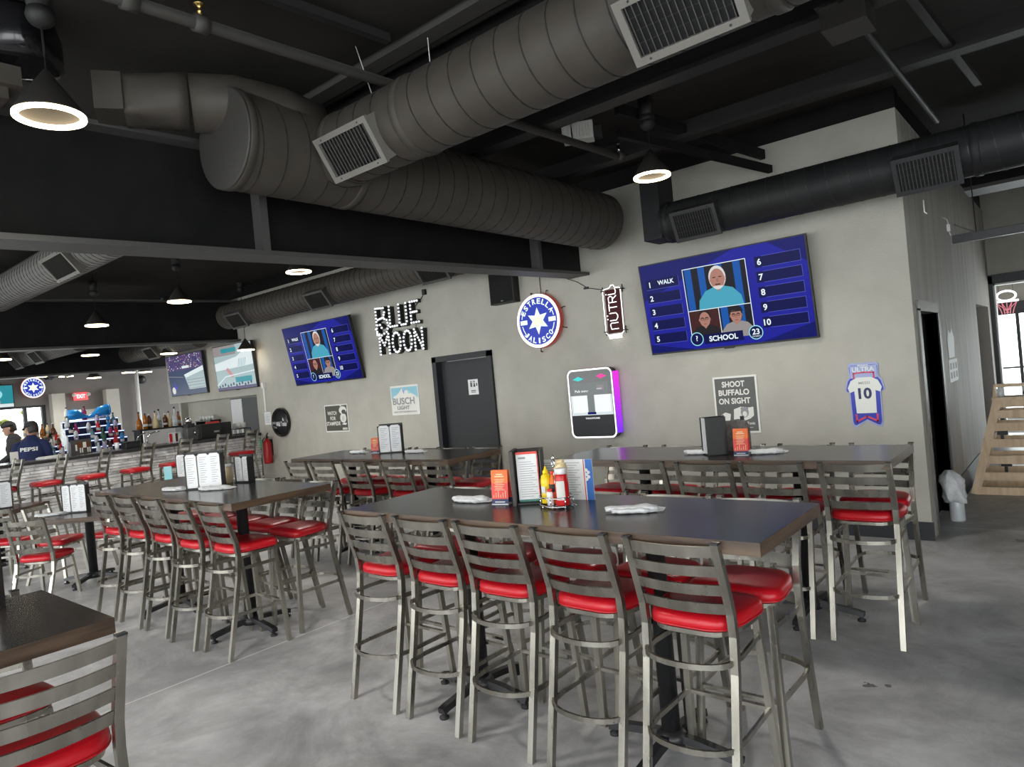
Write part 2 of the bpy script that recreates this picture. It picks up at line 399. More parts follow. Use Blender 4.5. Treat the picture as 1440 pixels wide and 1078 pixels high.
# ------------------------------------------------------------------ room shell
def slope(y): return .026 * y
b = MB(); b.box(-24, 7, -14, 12.5, -.1, 0, 'floor'); struct(b, 'floor')
b = MB(); b.add([(-24, -14, 4.07 + slope(-14)), (7, -14, 4.07 + slope(-14)), (7, 7.2, 4.07 + slope(7)), (-24, 7.2, 4.07 + slope(7)),
                 (-24, -14, 4.25 + slope(-14)), (7, -14, 4.25 + slope(-14)), (7, 7.2, 4.25 + slope(7)), (-24, 7.2, 4.25 + slope(7))],
                [(0, 3, 2, 1), (4, 5, 6, 7), (0, 1, 5, 4), (1, 2, 6, 5), (2, 3, 7, 6), (3, 0, 4, 7)], 'ceiling'); struct(b, 'ceiling')
b = MB()
DX0, DX1, DZ = -6.09, -5.06, 2.15
b.box(-11.1, DX0, 0, .2, 0, 3.87, 'wall'); b.box(DX0, DX1, 0, .2, DZ, 3.87, 'wall'); b.box(DX1, 0, 0, .2, 0, 3.87, 'wall')
b.box(-14.85, -11.1, 0, .2, 1.95, 3.87, 'wall'); b.box(-14.85, -11.1, .36, .45, 0, 2.1, 'wall'); b.box(-14.85, -14.75, .2, .36, 0, 1.95, 'wall')
b.box(-11.1, -11.0, .2, .45, 0, 1.95, 'wall'); b.box(-14.75, -11.1, .2, .36, 1.95, 2.1, 'wall')
struct(b, 'wall_back')
b = MB(); b.box(-15, 0.0, .02, .18, 3.871, 4.2, 'steel_black'); struct(b, 'trim_1')                       # dark header over the wall
b = MB(); b.box(-.2, 0, .2, .31, 0, 3.87, 'wall_streak'); b.box(-.2, 0, .31, 1.30, 2.08, 3.87, 'wall_streak'); b.box(-.2, 0, 1.30, 4.87, 0, 3.87, 'wall_streak')
b.box(-.2, 0, 4.87, 6.55, 2.25, 3.87, 'wall_streak'); b.box(-.2, 0, 6.55, 7, 0, 3.87, 'wall_streak'); b.box(-.2, -.02, .2, 7, 3.87, 4.25, 'steel_black'); struct(b, 'wall_side')
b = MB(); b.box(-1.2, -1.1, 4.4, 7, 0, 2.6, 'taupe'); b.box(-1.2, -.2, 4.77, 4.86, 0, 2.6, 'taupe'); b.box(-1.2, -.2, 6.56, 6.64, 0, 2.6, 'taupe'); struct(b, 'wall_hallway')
b = MB(); b.box(-1.2, .06, 7, 7.2, 0, 4.3, 'wall'); b.box(.06, 3.2, 7, 7.2, 2.64, 4.3, 'wall'); b.box(3.2, 7, 7, 7.2, 0, 4.3, 'wall'); struct(b, 'wall_end')
b = MB(); b.box(-.002, .06, 6.9, 7.25, 0, 2.76, 'baseboard'); b.box(3.2, 3.3, 6.9, 7.25, 0, 2.76, 'baseboard'); b.box(-.002, 3.3, 6.9, 7.25, 2.63, 2.78, 'baseboard')
b.box(.06, .08, 6.96, 7.2, 0, 2.63, 'white_trim'); b.box(.06, 3.2, 6.96, 7.2, 2.605, 2.63, 'white_trim'); struct(b, 'trim_2')  # white strips put the light on the trim reveals into the colour
# room beyond the end opening
b = MB(); b.box(-.8, 6, 7.2, 11.2, 3.0, 3.1, 'taupe'); struct(b, 'ceiling_2')
b = MB(); b.box(-.8, -.7, 7.2, 11.2, 0, 3.0, 'wall'); b.box(-.8, 6, 11, 11.1, 2.28, 3.0, 'wall'); struct(b, 'wall_glazed')
b = MB(); b.box(-.7, 6, 10.98, 11.02, 0, 2.28, 'glass'); g = struct(b, 'window_1')
b = MB()
for x in (-.66, .12, 1.0, 1.9, 2.8): b.box(x - .03, x + .03, 10.94, 11.06, 0, 2.3, 'baseboard')
b.box(-.7, 6, 10.9, 11.08, 2.2, 2.46, 'baseboard'); b.box(-.7, 6, 10.94, 11.06, 0, .12, 'baseboard'); b.box(-.7, 6, 10.96, 11.04, 1.05, 1.09, 'flange'); b.build('window_frame', g)
# baseboards
b = MB(); b.box(DX1 + .06, .015, -.015, 0, 0, .165, 'baseboard'); b.box(-11.08, DX0 - .06, -.015, 0, 0, .165, 'baseboard'); struct(b, 'baseboard_back')
b = MB(); b.box(0, .015, 1.38, 4.87, 0, .26, 'baseboard'); struct(b, 'baseboard_side')
# far wall with windows on the street
b = MB(); FX = -19
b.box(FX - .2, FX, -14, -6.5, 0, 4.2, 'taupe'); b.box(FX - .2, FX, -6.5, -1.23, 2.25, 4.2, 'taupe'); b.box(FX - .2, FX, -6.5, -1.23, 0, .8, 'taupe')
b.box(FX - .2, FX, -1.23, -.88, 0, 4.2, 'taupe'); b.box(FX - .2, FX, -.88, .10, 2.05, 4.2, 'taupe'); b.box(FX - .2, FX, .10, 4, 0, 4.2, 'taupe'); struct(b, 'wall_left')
b = MB(); b.box(FX, FX + .25, -1.15, -.86, 0, 2.5, 'wall'); struct(b, 'column_1')
b = MB(); b.box(FX, FX + .25, .10, .42, 0, 2.53, 'wall'); struct(b, 'column_2')
b = MB(); b.tube([(FX + .2, .91, 0), (FX + .2, .91, 3.4)], .05, 'white_trim'); struct(b, 'column_3')
b = MB(); b.box(FX - .12, FX - .1, -6.5, -1.23, .8, 2.25, 'glass'); g = struct(b, 'window_2')
b = MB()
for y in (-6.4, -5.2, -4., -2.85, -1.66, -1.27): b.box(FX - .16, FX - .04, y - .035, y + .035, .8, 2.25, 'charcoal')
b.box(FX - .16, FX - .02, -6.5, -1.23, 2.2, 2.25, 'charcoal'); b.box(FX - .16, FX - .04, -1.62, -1.27, 1.42, 1.46, 'charcoal'); b.build('window_frame', g)
b = MB(); b.box(FX - .12, FX - .1, -.88, -.36, 0, 2.05, 'glass'); g = struct(b, 'door_2')
b = MB(); b.box(FX - .16, FX - .04, -.40, -.34, 0, 2.05, 'charcoal'); b.box(FX - .16, FX - .04, -.88, -.84, 0, 2.05, 'charcoal'); b.build('door_frame', g)
b = MB(); b.box(FX - .12, FX - .06, -.34, .10, .0, 2.06, 'offwhite'); struct(b, 'window_3')
# unseen street sides (behind and beside the viewer): sills, posts and headers with open bays added to light the floor
b = MB(); b.box(-24, 7, -13.1, -12.9, 3.45, 3.75, 'wall'); b.box(-24, 7, -13.1, -12.9, 0, .08, 'wall')
for x in (-22, -18, -14, -10, -6, -2, 2, 6.6): b.box(x - .15, x + .15, -13.1, -12.9, .08, 3.45, 'wall')
struct(b, 'wall_front')
b = MB(); b.box(6.5, 6.7, -13, 7, 3.3, 4.2, 'wall'); b.box(6.5, 6.7, -13, 7, 0, .35, 'wall'); b.box(6.5, 6.7, -6, 7, .35, 3.3, 'wall')
for y in (-12.8, -9): b.box(6.5, 6.7, y - .12, y + .12, .35, 3.3, 'wall')
struct(b, 'wall_right')
# ground and planting outside
b = MB(); b.box(-90, 60, -60, 60, -.4, -.11, 'white_trim'); struct(b, 'ground')

# restroom door
b = MB()
b.box(DX0 - .06, DX0 + .02, -.04, .2, 0, DZ + .05, 'charcoal'); b.box(DX1 - .02, DX1 + .06, -.04, .2, 0, DZ + .05, 'charcoal'); b.box(DX0 - .06, DX1 + .06, -.04, .2, DZ - .02, DZ + .06, 'charcoal')
d1 = struct(b, 'door_1')
b = MB(); b.box(DX0 + .025, DX1 - .025, .07, .115, .01, DZ - .025, 'charcoal'); b.build('door_leaf', d1)
b = MB(); b.box(DX1 - .075, DX1 - .06, .03, .045, .98, 1.46, 'chrome'); b.box(DX1 - .075, DX1 - .06, .045, .07, 1.0, 1.03, 'chrome'); b.box(DX1 - .075, DX1 - .06, .045, .07, 1.40, 1.43, 'chrome')
b.box(DX1 - .09, DX1 - .05, .06, .07, .80, .88, 'chrome'); b.build('door_handle', d1)
P = Panel((-5.565, .069, 1.62)); b = MB(); P.rect(b, 0, .19, 0, .215, 'white', 0)
P.ell(b, .06, .185, .012, .012, 'ink', 1); P.rect(b, .045, .075, .11, .17, 'ink', 1); P.ell(b, .12, .185, .012, .012, 'ink', 1); P.poly(b, [(.10, .11), (.14, .11), (.125, .17), (.115, .17)], 'ink', 1)
P.line(b, [(.09, .1), (.09, .2)], .004, 'ink', 1); P.rect(b, .155, .175, .12, .16, 'ink', 1); P.rect(b, .05, .14, .05, .062, 'ink', 1); P.rect(b, .05, .14, .03, .038, 'ink', 1)
props(b.build('restroom_sign'), 'small white restroom sign with dark figures on the charcoal door', 'sign')
# doorway in the side wall
b = MB(); b.box(-.2, .012, .19, .31, 0, 2.08, 'grille_frame'); b.box(-.2, .012, 1.30, 1.40, 0, 2.08, 'charcoal'); b.box(-.2, .012, .19, 1.40, 2.06, 2.16, 'grille_frame'); d3 = struct(b, 'door_3')  # near jamb and head paler: light on them is put into the colour
b = MB(); b.box(-.15, -.11, .31, 1.30, .01, 2.06, 'black'); b.build('door_leaf', d3)
b = MB(); b.box(-12.75, -11.62, .33, .37, 0, 1.93, 'flange'); d4 = struct(b, 'door_4')
b = MB(); b.box(-12.25, -11.64, .32, .332, .02, 1.91, 'black'); b.build('door_leaf', d4); b = MB(); b.box(-12.72, -12.27, .32, .332, .02, 1.91, 'white'); b.build('door_panel', d4)

# ------------------------------------------------------------------ roof steel
def beam(X, z0, y0, y1, depth, stiff, n):
    b = MB()
    def zz(y): return z0 + slope(y)
    def slab(x0, x1, a, c, mat):
        vs = [(x, y, zz(y) + q) for x in (x0, x1) for y in (y0, y1) for q in (a, c)]
        b.add(vs, [(0, 1, 3, 2), (4, 6, 7, 5), (0, 4, 5, 1), (2, 3, 7, 6), (0, 2, 6, 4), (1, 5, 7, 3)], mat)
    slab(X - .14, X + .14, 0, .035, 'flange'); slab(X - .02, X + .02, .035, depth - .03, 'steel_black'); slab(X - .14, X + .14, depth - .03, depth, 'flange')
    for y in stiff:
        for s in (-1, 1):
            xa, xb = sorted((X + s * .02, X + s * .13)); b.box(xa, xb, y - .03, y + .03, zz(y) + .035, zz(y) + depth - .03, 'flange')
    struct(b, 'beam_%d' % n)
beam(-3.47, 2.94, -12.8, -.01, .76, (-4.25, -.95, -8), 1)
beam(-11.6, 3.03, -12.8, -.01, .8, (-4.5, -8), 2)
beam(-15.25, 2.80, -12.8, 6.9, .8, (-4,), 3)

def rod(name, label, cat, path, r, mat, sq=False, group=None, extra=None):
    b = MB()
    if sq: b.bar(path, r[0], r[1], mat)
    else: b.tube(path, r, mat)
    if extra: extra(b)
    return props(b.build(name), label, cat, group)
def couplings(pts, ax):
    def f(b):
        for p in pts:
            p = Vector(p); d = Vector(ax) * .035
            b.tube([p - d, p + d], .043, 'rail_grey', 12)
    return f
sp = rod('sprinkler_pipe', 'grey sprinkler pipe running under the roof deck past the big round duct', 'pipe', [(-2.20, -9, 3.61), (-1.97, -1.42, 3.70)], .031, 'rail_grey', extra=couplings([(-2.087, -5.27, 3.654), (-2.097, -5.6, 3.65), (-1.971, -1.46, 3.70)], (.03, 1, .016)))
b = MB(); b.lathe([(.010, 0), (.010, .025), (.016, .03), (.007, .042), (.016, .06), (.028, .064), (.028, .069), (0, .07)], 'brass', 14, (-2.087, -5.27, 3.685)); b.build('sprinkler_head', sp, label='brass upright sprinkler head')
b = MB(); b.lathe([(.012, 0), (.012, .04), (.02, .05), (.008, .06), (.026, .09), (.026, .095), (0, .096)], 'chrome', 12, (-1.971, -1.46, 3.72)); b.build('sprinkler_head', sp)
rod('ceiling_channel', 'square steel channel under the roof deck above the sprinkler pipe', 'channel', [(-2.1, -8, 3.80), (-1.97, -4.15, 3.90)], (.05, .05), 'pipe_dark', True)
GJ = 'roof joist rails'
for i, (y, z, x0, x1, l) in enumerate([(-4.0, 3.88, -3.3, 6.4, 'wide pale roof rail directly over the big round duct'), (-2.55, 3.72, -3.2, 6.4, 'dark roof rail carrying the square junction box'), (-1.25, 3.74, -3.2, 6.4, 'dark roof rail nearest the big wall screen')]):
    b = MB(); b.box(x0, x1, y - .06, y + .06, z, z + .035, 'rail_grey' if i == 0 else 'pipe_dark'); b.box(x0, x1, y - .012, y + .012, z + .035, z + .16, 'pipe_dark'); b.box(x0, x1, y + .10, y + .14, z + .02, z + .06, 'rail_grey' if i == 0 else 'pipe_dark')
    props(b.build('roof_rail'), l, 'roof rail', GJ)
b = MB(); b.box(-3.3, 6.4, -3.74, -3.66, 3.70, 3.98, 'steel_black'); props(b.build('roof_purlin'), 'deep dark roof purlin just beyond the big round duct', 'purlin')
rod('conduit', 'dark conduit dropping from the junction box toward the wall corner', 'conduit', [(.20, -5.2, 3.70), (.22, -2.62, 3.74), (.32, -.1, 3.62)], .02, 'pipe_dark')
rod('strut', 'dark square strut crossing the roof rails beside the junction box', 'strut', [(.40, -5.0, 3.78), (.48, -2.65, 3.80), (.64, -.3, 3.78)], (.05, .05), 'pipe_dark', True)
rod('strut', 'short dark brace ending against the white wall top', 'strut', [(-1.72, -1.9, 3.74), (-1.1, -.06, 3.60)], (.05, .07), 'steel_black', True)
rod('strut', 'thick dark brace above the ring lamp, tucked behind the roof rail', 'strut', [(-1.6, -2.1, 3.86), (-1.16, -.06, 3.76)], (.05, .09), 'steel_black', True)
b = MB(); b.box(.10, .34, -2.70, -2.44, 3.60, 3.74, 'rail_grey'); b.box(.08, .36, -2.72, -2.42, 3.735, 3.75, 'pipe_dark'); props(b.build('junction_box'), 'square grey electrical junction box on the roof rail', 'junction box')
# emergency light head
t = thing('emergency_light', 'pale beige twin-lamp emergency light hung under the black ceiling', 'emergency light', (-2.05, -1.97, 3.755), .5)
b = MB(); b.box(-.14, .12, -.07, .07, 0, .15, 'offwhite'); 
for i in range(8): b.box(-.10 + i * .026, -.085 + i * .026, -.076, .076, .02, .13, 'offwhite')
b.build('housing', t, bevel=.006); b = MB(); b.box(-.146, -.14, -.055, .055, .03, .13, 'white'); b.build('lens', t)
b = MB(); b.tube([(-.06, -.078, .25), (-.06, -.08, .05), (-.06, -.06, -.012), (-.06, .06, -.012), (-.06, .08, .05), (-.06, .078, .25)], .006, 'black', 6); b.build('hanger', t); b = MB(); b.box(.12, .19, -.05, .05, .01, .1, 'pipe_dark'); b.build('conduit_box', t)
# hanging dark rail at the open end
t = thing('hanging_rail', 'dark flat rail hung by a cable beside the grey side wall', 'rail', (.17, 1.5, 2.76))
b = MB(); b.box(0, 3.0, -.02, .05, 0, .085, 'baseboard'); b.build('rail', t, bevel=.004); b = MB(); b.tube([(.21, .02, .08), (.19, .02, 1.3)], .006, 'pipe_dark', 6); b.build('cable', t); b = MB(); b.bar([(.21, .02, .08), (.02, .02, .2)], .012, .012, 'flange'); b.build('bracket', t)
b = MB(); b.box(.13, .16, 1.5, 1.53, 2.90, 2.97, 'white'); b.tube([(.145, 1.515, 2.97), (.14, 1.515, 3.02), (.09, 1.515, 3.06)], .006, 'white', 6); b.tube([(.145, 1.515, 2.90), (.16, 1.515, 2.85)], .005, 'white', 6)
props(b.build('cable_sensor'), 'small white wired sensor hanging just above the dark rail end', 'sensor')
b = MB(); b.box(.25, 6.4, 2.2, 2.45, 3.42, 3.75, 'steel_black'); b.box(.25, 6.4, 2.1, 2.55, 3.38, 3.42, 'flange'); struct(b, 'beam_4')
b = MB(); b.tube([(.19, -.25, 2.96), (.19, -.25, 2.86), (.21, -.26, 2.84)], .005, 'white', 6); props(b.build('hanging_wire'), 'short white wire end hanging under the black grille at the wall corner', 'wire')

# ------------------------------------------------------------------ ducts
def duct_body(L, R, mat, pitch, seam='duct_seam', n=40, cap0=True):
    b = MB()
    vs = []; N = max(2, int(L / .25))
    for j in range(N + 1):
        for i in range(n): vs.append((L * j / N, R * math.cos(2 * PI * i / n), R * math.sin(2 * PI * i / n)))
    b.add(vs, [(j * n + i, (j + 1) * n + i, (j + 1) * n + (i + 1) % n, j * n + (i + 1) % n) for j in range(N) for i in range(n)], mat, True)
    b.add(vs[:n], [tuple(range(n))], mat); b.add(vs[-n:], [tuple(range(n))[::-1]], mat)
    k = int(L / pitch * 20); hel = [(L * q / k, (R + .001) * math.cos(2 * PI * q / 20), (R + .001) * math.sin(2 * PI * q / 20)) for q in range(1, k)]
    b.sweep(hel, [(-.0035, -.0035), (.0035, -.0035), (.0035, .0035), (-.0035, .0035)], seam, up=(1, 0, 0), cap=False)
    return b
def collars(xs, R, mat, parent, X=None):
    for x in xs:
        b = MB(); b.lathe([(R + .001, -.03), (R + .008, -.025), (R + .008, .025), (R + .001, .03)], mat, 40, (x, 0, 0), Matrix.Rotation(PI / 2, 3, 'Y'), caps=False)
        if X is not None: b.xf(X)
        b.build('duct_collar', parent)
def grille(parent, x, R, phi, hw, hh, frame, blade, dist=None, n=15, vent=True):
    d = dist or R + .055; ph = math.radians(phi)
    nn = Vector((0, -math.cos(ph), -math.sin(ph))); ee = Vector((0, -math.sin(ph), math.cos(ph)))
    Mx = Matrix(((1, 0, 0, x), (0, ee.y, nn.y, nn.y * d), (0, ee.z, nn.z, nn.z * d), (0, 0, 0, 1)))   # local x across, y up, z out
    b = MB(); t = .035
    b.box(-hw, hw, -hh, -hh + t, -.01, .012, frame); b.box(-hw, hw, hh - t, hh, -.01, .012, frame); b.box(-hw, -hw + t, -hh + t, hh - t, -.01, .012, frame); b.box(hw - t, hw, -hh + t, hh - t, -.01, .012, frame)
    b.box(-hw + .008, hw - .008, -hh + .008, hh - .008, -.16, -.011, frame)
    for sx in (-1, 1):
        for sy in (-1, 1): b.lathe([(.006, .012), (.005, .015), (0, .016)], 'grille_dark', 8, (sx * hw * .7, sy * (hh - t / 2), 0))
    g = b.xf(Mx).build('grille_frame', parent)
    b = MB(); b.box(-hw + t, hw - t, -hh + t, hh - t, -.0105, -.006, 'void'); b.xf(Mx).build('grille_opening', g)
    b = MB(); s = (2 * hw - 2 * t) / n
    for i in range(n):
        x0 = -hw + t + s * (i + .5); b.bar([(x0, -hh + t, .002), (x0, hh - t, .002)], .004, .014, blade, up=(.5, 0, 1))
    for j in range(3): y = -hh + t + (2 * hh - 2 * t) * (j + 1) / 4; b.box(-hw + t, hw - t, y - .001, y + .001, -.006, -.005, 'grille_dark')
    b.xf(Mx).build('grille_blades', g)

t = thing('spiral_duct', 'big warm-grey spiral duct with two pale grilles crossing overhead toward the viewer', 'duct', (-2.78, -4.05, 3.42))
duct_body(9, .235, 'duct', .165).build('duct_body', t); collars([.22, .93, 3.05, 4.6], .235, 'duct', t)
grille(t, .53, .235, 32, .26, .145, 'grille_frame', 'grille_blade', .285); grille(t, 2.72, .235, 42, .26, .145, 'grille_frame', 'grille_blade', .285)
b = MB(); b.tube([(.62, -.1, .2), (.5, -.12, .62)], .003, 'offwhite', 5); b.build('hanger_wire', t); b = MB(); b.tube([(1.0, .05, .23), (1.0, .05, .6)], .003, 'offwhite', 5); b.build('hanger_wire', t)

t = thing('spiral_duct', 'large grey trunk duct beside the roof beam with a flat round end cap', 'duct', (-2.88, -4.76, 3.43))
R90 = Matrix.Rotation(PI / 2, 4, 'Z')
duct_body(4.35, .305, 'duct', .165).xf(R90).build('duct_body', t); collars([.03, .9], .305, 'duct', t, R90)
b = MB(); b.lathe([(.312, -.004), (.312, .006), (.30, .012), (0, .012)], 'rail_grey', 44, (0, 0, 0), Matrix.Rotation(PI / 2, 3, 'X')); b.build('end_cap', t, label='flat round grey end cap')
t = thing('duct_elbow', 'grey duct elbow and square transition lying over the beam behind the round end cap', 'duct', (-2.9, -4.5, 3.65))
b = MB(); b.tube([(.1, .35, -.05), (.08, .1, .0), (0, -.15, .03), (-.12, -.38, .02)], .175, 'duct', 24); b.build('elbow', t)
b = MB(); L = []
dirv = Vector((-.42, -.9, -.05)).normalized(); sd = Vector((0, 0, 1)).cross(dirv).normalized(); p0 = Vector((-.12, -.38, .03))
for k in range(6):
    f = k / 5; c = p0 + dirv * (.02 + f * .35); L.append([c + sd * (a * (1 - f) * .175 + f * (.12 if a > 0 else -.15) * min(1, abs(a) * 1.4)) + Vector((0, 0, 1)) * (q * (1 - f) * .175 + f * (.105 if q > 0 else -.12) * min(1, abs(q) * 1.4)) for a, q in [(math.cos(2 * PI * i / 24), math.sin(2 * PI * i / 24)) for i in range(24)]])
b.loft(L, 'duct'); b.build('transition', t)
b = MB(); c0 = p0 + dirv * .37; c1 = p0 + dirv * .52
b.add([c + sd * a + Vector((0, 0, q)) for c in (c0, c1) for a, q in ((-.13, -.11), (.13, -.11), (.13, .11), (-.13, .11))], [(3, 2, 1, 0), (4, 5, 6, 7), (0, 1, 5, 4), (1, 2, 6, 5), (2, 3, 7, 6), (3, 0, 4, 7)], 'duct'); b.build('square_boot', t)

t = thing('spiral_duct', 'black spiral duct with two black grilles along the wall above the big screen', 'duct', (-1.98, -.62, 3.19))
duct_body(8.3, .195, 'duct_black', .165, 'black').build('duct_body', t); collars([.06, 2.6], .195, 'duct_black', t)
grille(t, .40, .195, 26, .225, .15, 'grille_dark', 'grille_dark', .25); grille(t, 2.29, .195, 30, .225, .15, 'grille_dark', 'flange', .25, vent=True)
b = MB(); b.box(-.18, .02, -.16, .16, -.16, .62, 'duct_black'); b.build('drop_box', t)
t = thing('spiral_duct', 'pale grey spiral duct emerging beyond the big roof beam toward the bar', 'duct', (-10.8, -4.05, 3.66))
duct_body(7.1, .225, 'duct_light', .11, 'duct_seam').build('duct_body', t); grille(t, 3.3, .225, 38, .35, .15, 'grille_frame', 'grille_blade', .28)
t = thing('spiral_duct', 'grey spiral duct with three grilles along the wall above the dark door', 'duct', (-10.75, -.62, 3.40))
duct_body(7.1, .225, 'duct', .12, 'duct_seam').build('duct_body', t)
for x in (.7, 3.1, 5.6): grille(t, x, .225, 35, .26, .15, 'flange', 'grille_blade', .28)
t = thing('spiral_duct', 'dim grey spiral duct over the bar running behind the second beam', 'duct', (-15.0, -2.75, 3.12)); duct_body(3.3, .2, 'duct', .12).build('duct_body', t)
for x in (.5, 1.7): grille(t, x, .2, 35, .24, .14, 'flange', 'grille_blade', .25)
t = thing('spiral_duct', 'dim grey spiral duct over the two small wall screens', 'duct', (-15.0, -.72, 3.14)); duct_body(3.3, .2, 'duct', .12).build('duct_body', t)
grille(t, 1.6, .2, 35, .24, .14, 'flange', 'grille_blade', .25)
t = thing('spiral_duct', 'beige spiral duct glimpsed above the exit sign near the street windows', 'duct', (-18.8, -1.15, 3.05)); duct_body(3.2, .17, 'duct_light', .12).build('duct_body', t)
for x in (.35, 1.7): grille(t, x, .17, 35, .2, .12, 'grille_dark', 'grille_blade', .22)

# projector at the top corner
t = thing('ceiling_speaker', 'gloss black rounded speaker box hung near the large ring lamp', 'speaker', (-3.02, -5.78, 3.76), .9)
b = MB(); L = []
for k, (s, z) in enumerate([(.6, -.13), (.85, -.125), (1, -.09), (1, .06), (.9, .12), (.6, .13)]): L.append([(math.copysign(abs(math.cos(a)) ** .6, math.cos(a)) * .17 * s, math.copysign(abs(math.sin(a)) ** .6, math.sin(a)) * .22 * s, z) for a in [2 * PI * i / 28 for i in range(28)]])
b.loft(L, 'black_gloss'); b.build('cabinet', t); b = MB(); b.lathe([(.05, 0), (.055, .01), (.04, .016), (0, .006)], 'black_gloss', 20, (.02, -.2, -.02), Matrix.Rotation(PI / 2, 3, 'X')); b.build('horn', t)
b = MB(); b.box(-.03, .03, -.02, .02, .12, .28, 'black'); b.build('bracket', t)
b = MB(); b.box(-3.31, -2.95, -6.15, -5.80, 3.50, 3.60, 'duct'); b.box(-3.28, -3.0, -6.1, -5.85, 3.44, 3.50, 'duct'); b.box(-3.2, -3.06, -6.14, -6.06, 3.60, 3.91, 'duct'); props(b.build('duct_boot'), 'flat grey duct boot just below the black speaker box', 'duct')

# pendant ring lamps
lamps = [(-2.48, -5.84, 3.19, 3.63, 'big lit ring pendant with black cone nearest the viewer'), (-1.46, -1.87, 3.32, 3.72, 'lit ring pendant with black cone in front of the white wall top'),
         (-6.13, -2.14, 3.33, 4.0, 'lit ring pendant hanging just beneath the wall duct right of the far screen'), (-8.26, -2.63, 3.26, 3.95, 'lit ring pendant beside the duct end near the second beam'),
         (-9.79, -3.14, 3.12, 3.9, 'lit ring pendant nearest the bar under the bay of the pale duct'), (-13.56, -1.97, 3.01, 3.9, 'lit ring pendant over the bar counter behind the second beam'),
         (-12.85, -.80, 2.94, 3.9, 'small lit ring pendant directly above the crowd screen'), (-10.85, -.27, 2.80, 3.9, 'small lit ring pendant in front of the pale screen corner'),
         (-17.6, -1.7, 2.88, 3.8, 'tiny lit ring pendant near the street windows, closest to the round blue sign'), (-17.6, -1.15, 2.86, 3.8, 'tiny lit ring pendant between round blue sign and exit sign'),
         (-17.4, -.62, 2.78, 3.8, 'tiny lit ring pendant just above the exit sign'), (-17.2, .1, 2.86, 3.8, 'tiny lit ring pendant above the second pale column, first of a pair'), (-17.0, .42, 2.84, 3.8, 'tiny lit ring pendant next to the white pipe column, second of a pair'),
         (-.9, -8.6, 3.2, 3.7, 'added ring pendant behind the viewer, unseen, lighting the floor'), (-5.6, -7.6, 3.2, 3.75, 'unseen added ring pendant before the corner table, lighting the floor'), (-13.15, -3.5, 2.94, 3.9, 'ring pendant at the picture edge beneath the second beam, over the bar')]  # first two on this line are unseen lamps added to light the floor
def make_lamp(label):
    t = thing('ring_pendant', label, 'pendant lamp', group='ring pendants')
    b = MB(); b.lathe([(.0, .215), (.012, .212), (.147, .012), (.149, .0), (.144, .0), (.010, .20), (0, .2)], 'lamp_black', 36); b.build('lamp_shade', t)
    b = MB(); R = .135; b.lathe([(R + .014, .002), (R + .014, -.012), (R - .012, -.012), (R - .012, .004), (R + .014, .002)], 'ring', 40, caps=False); b.build('light_ring', t)
    return t
for i, (x, y, z, zt, l) in enumerate(lamps):
    if i == 0: L0 = make_lamp(l); o = L0; o.location = (x, y, z)
    else: o = dup(L0, (x, y, z), 0, l)
    h = zt - z
    b = MB(); b.tube([(0, 0, .2), (.004, 0, .2 + (h - .2) * .5), (0, 0, h)], .005, 'pipe_dark', 6); b.build('cord', o)
    b = MB(); b.ball((0, 0, h + .03), .062, 'pipe_dark', 16, (1, 1, .95)); b.lathe([(.05, h + .05), (.06, h + .14), (.06, h + .2)], 'pipe_dark', 16); b.build('canopy', o)
    ld = bpy.data.lights.new('ring_light', 'SPOT'); ld.energy = 6 if y > -1 else 110 if x > -12 else 60; ld.color = (1, .95, .88); ld.shadow_soft_size = .14; ld.spot_size = 2.6; ld.spot_blend = .6
    lo = bpy.data.objects.new('ring_light', ld); COL.objects.link(lo); lo.location = (x, y, z - .03)

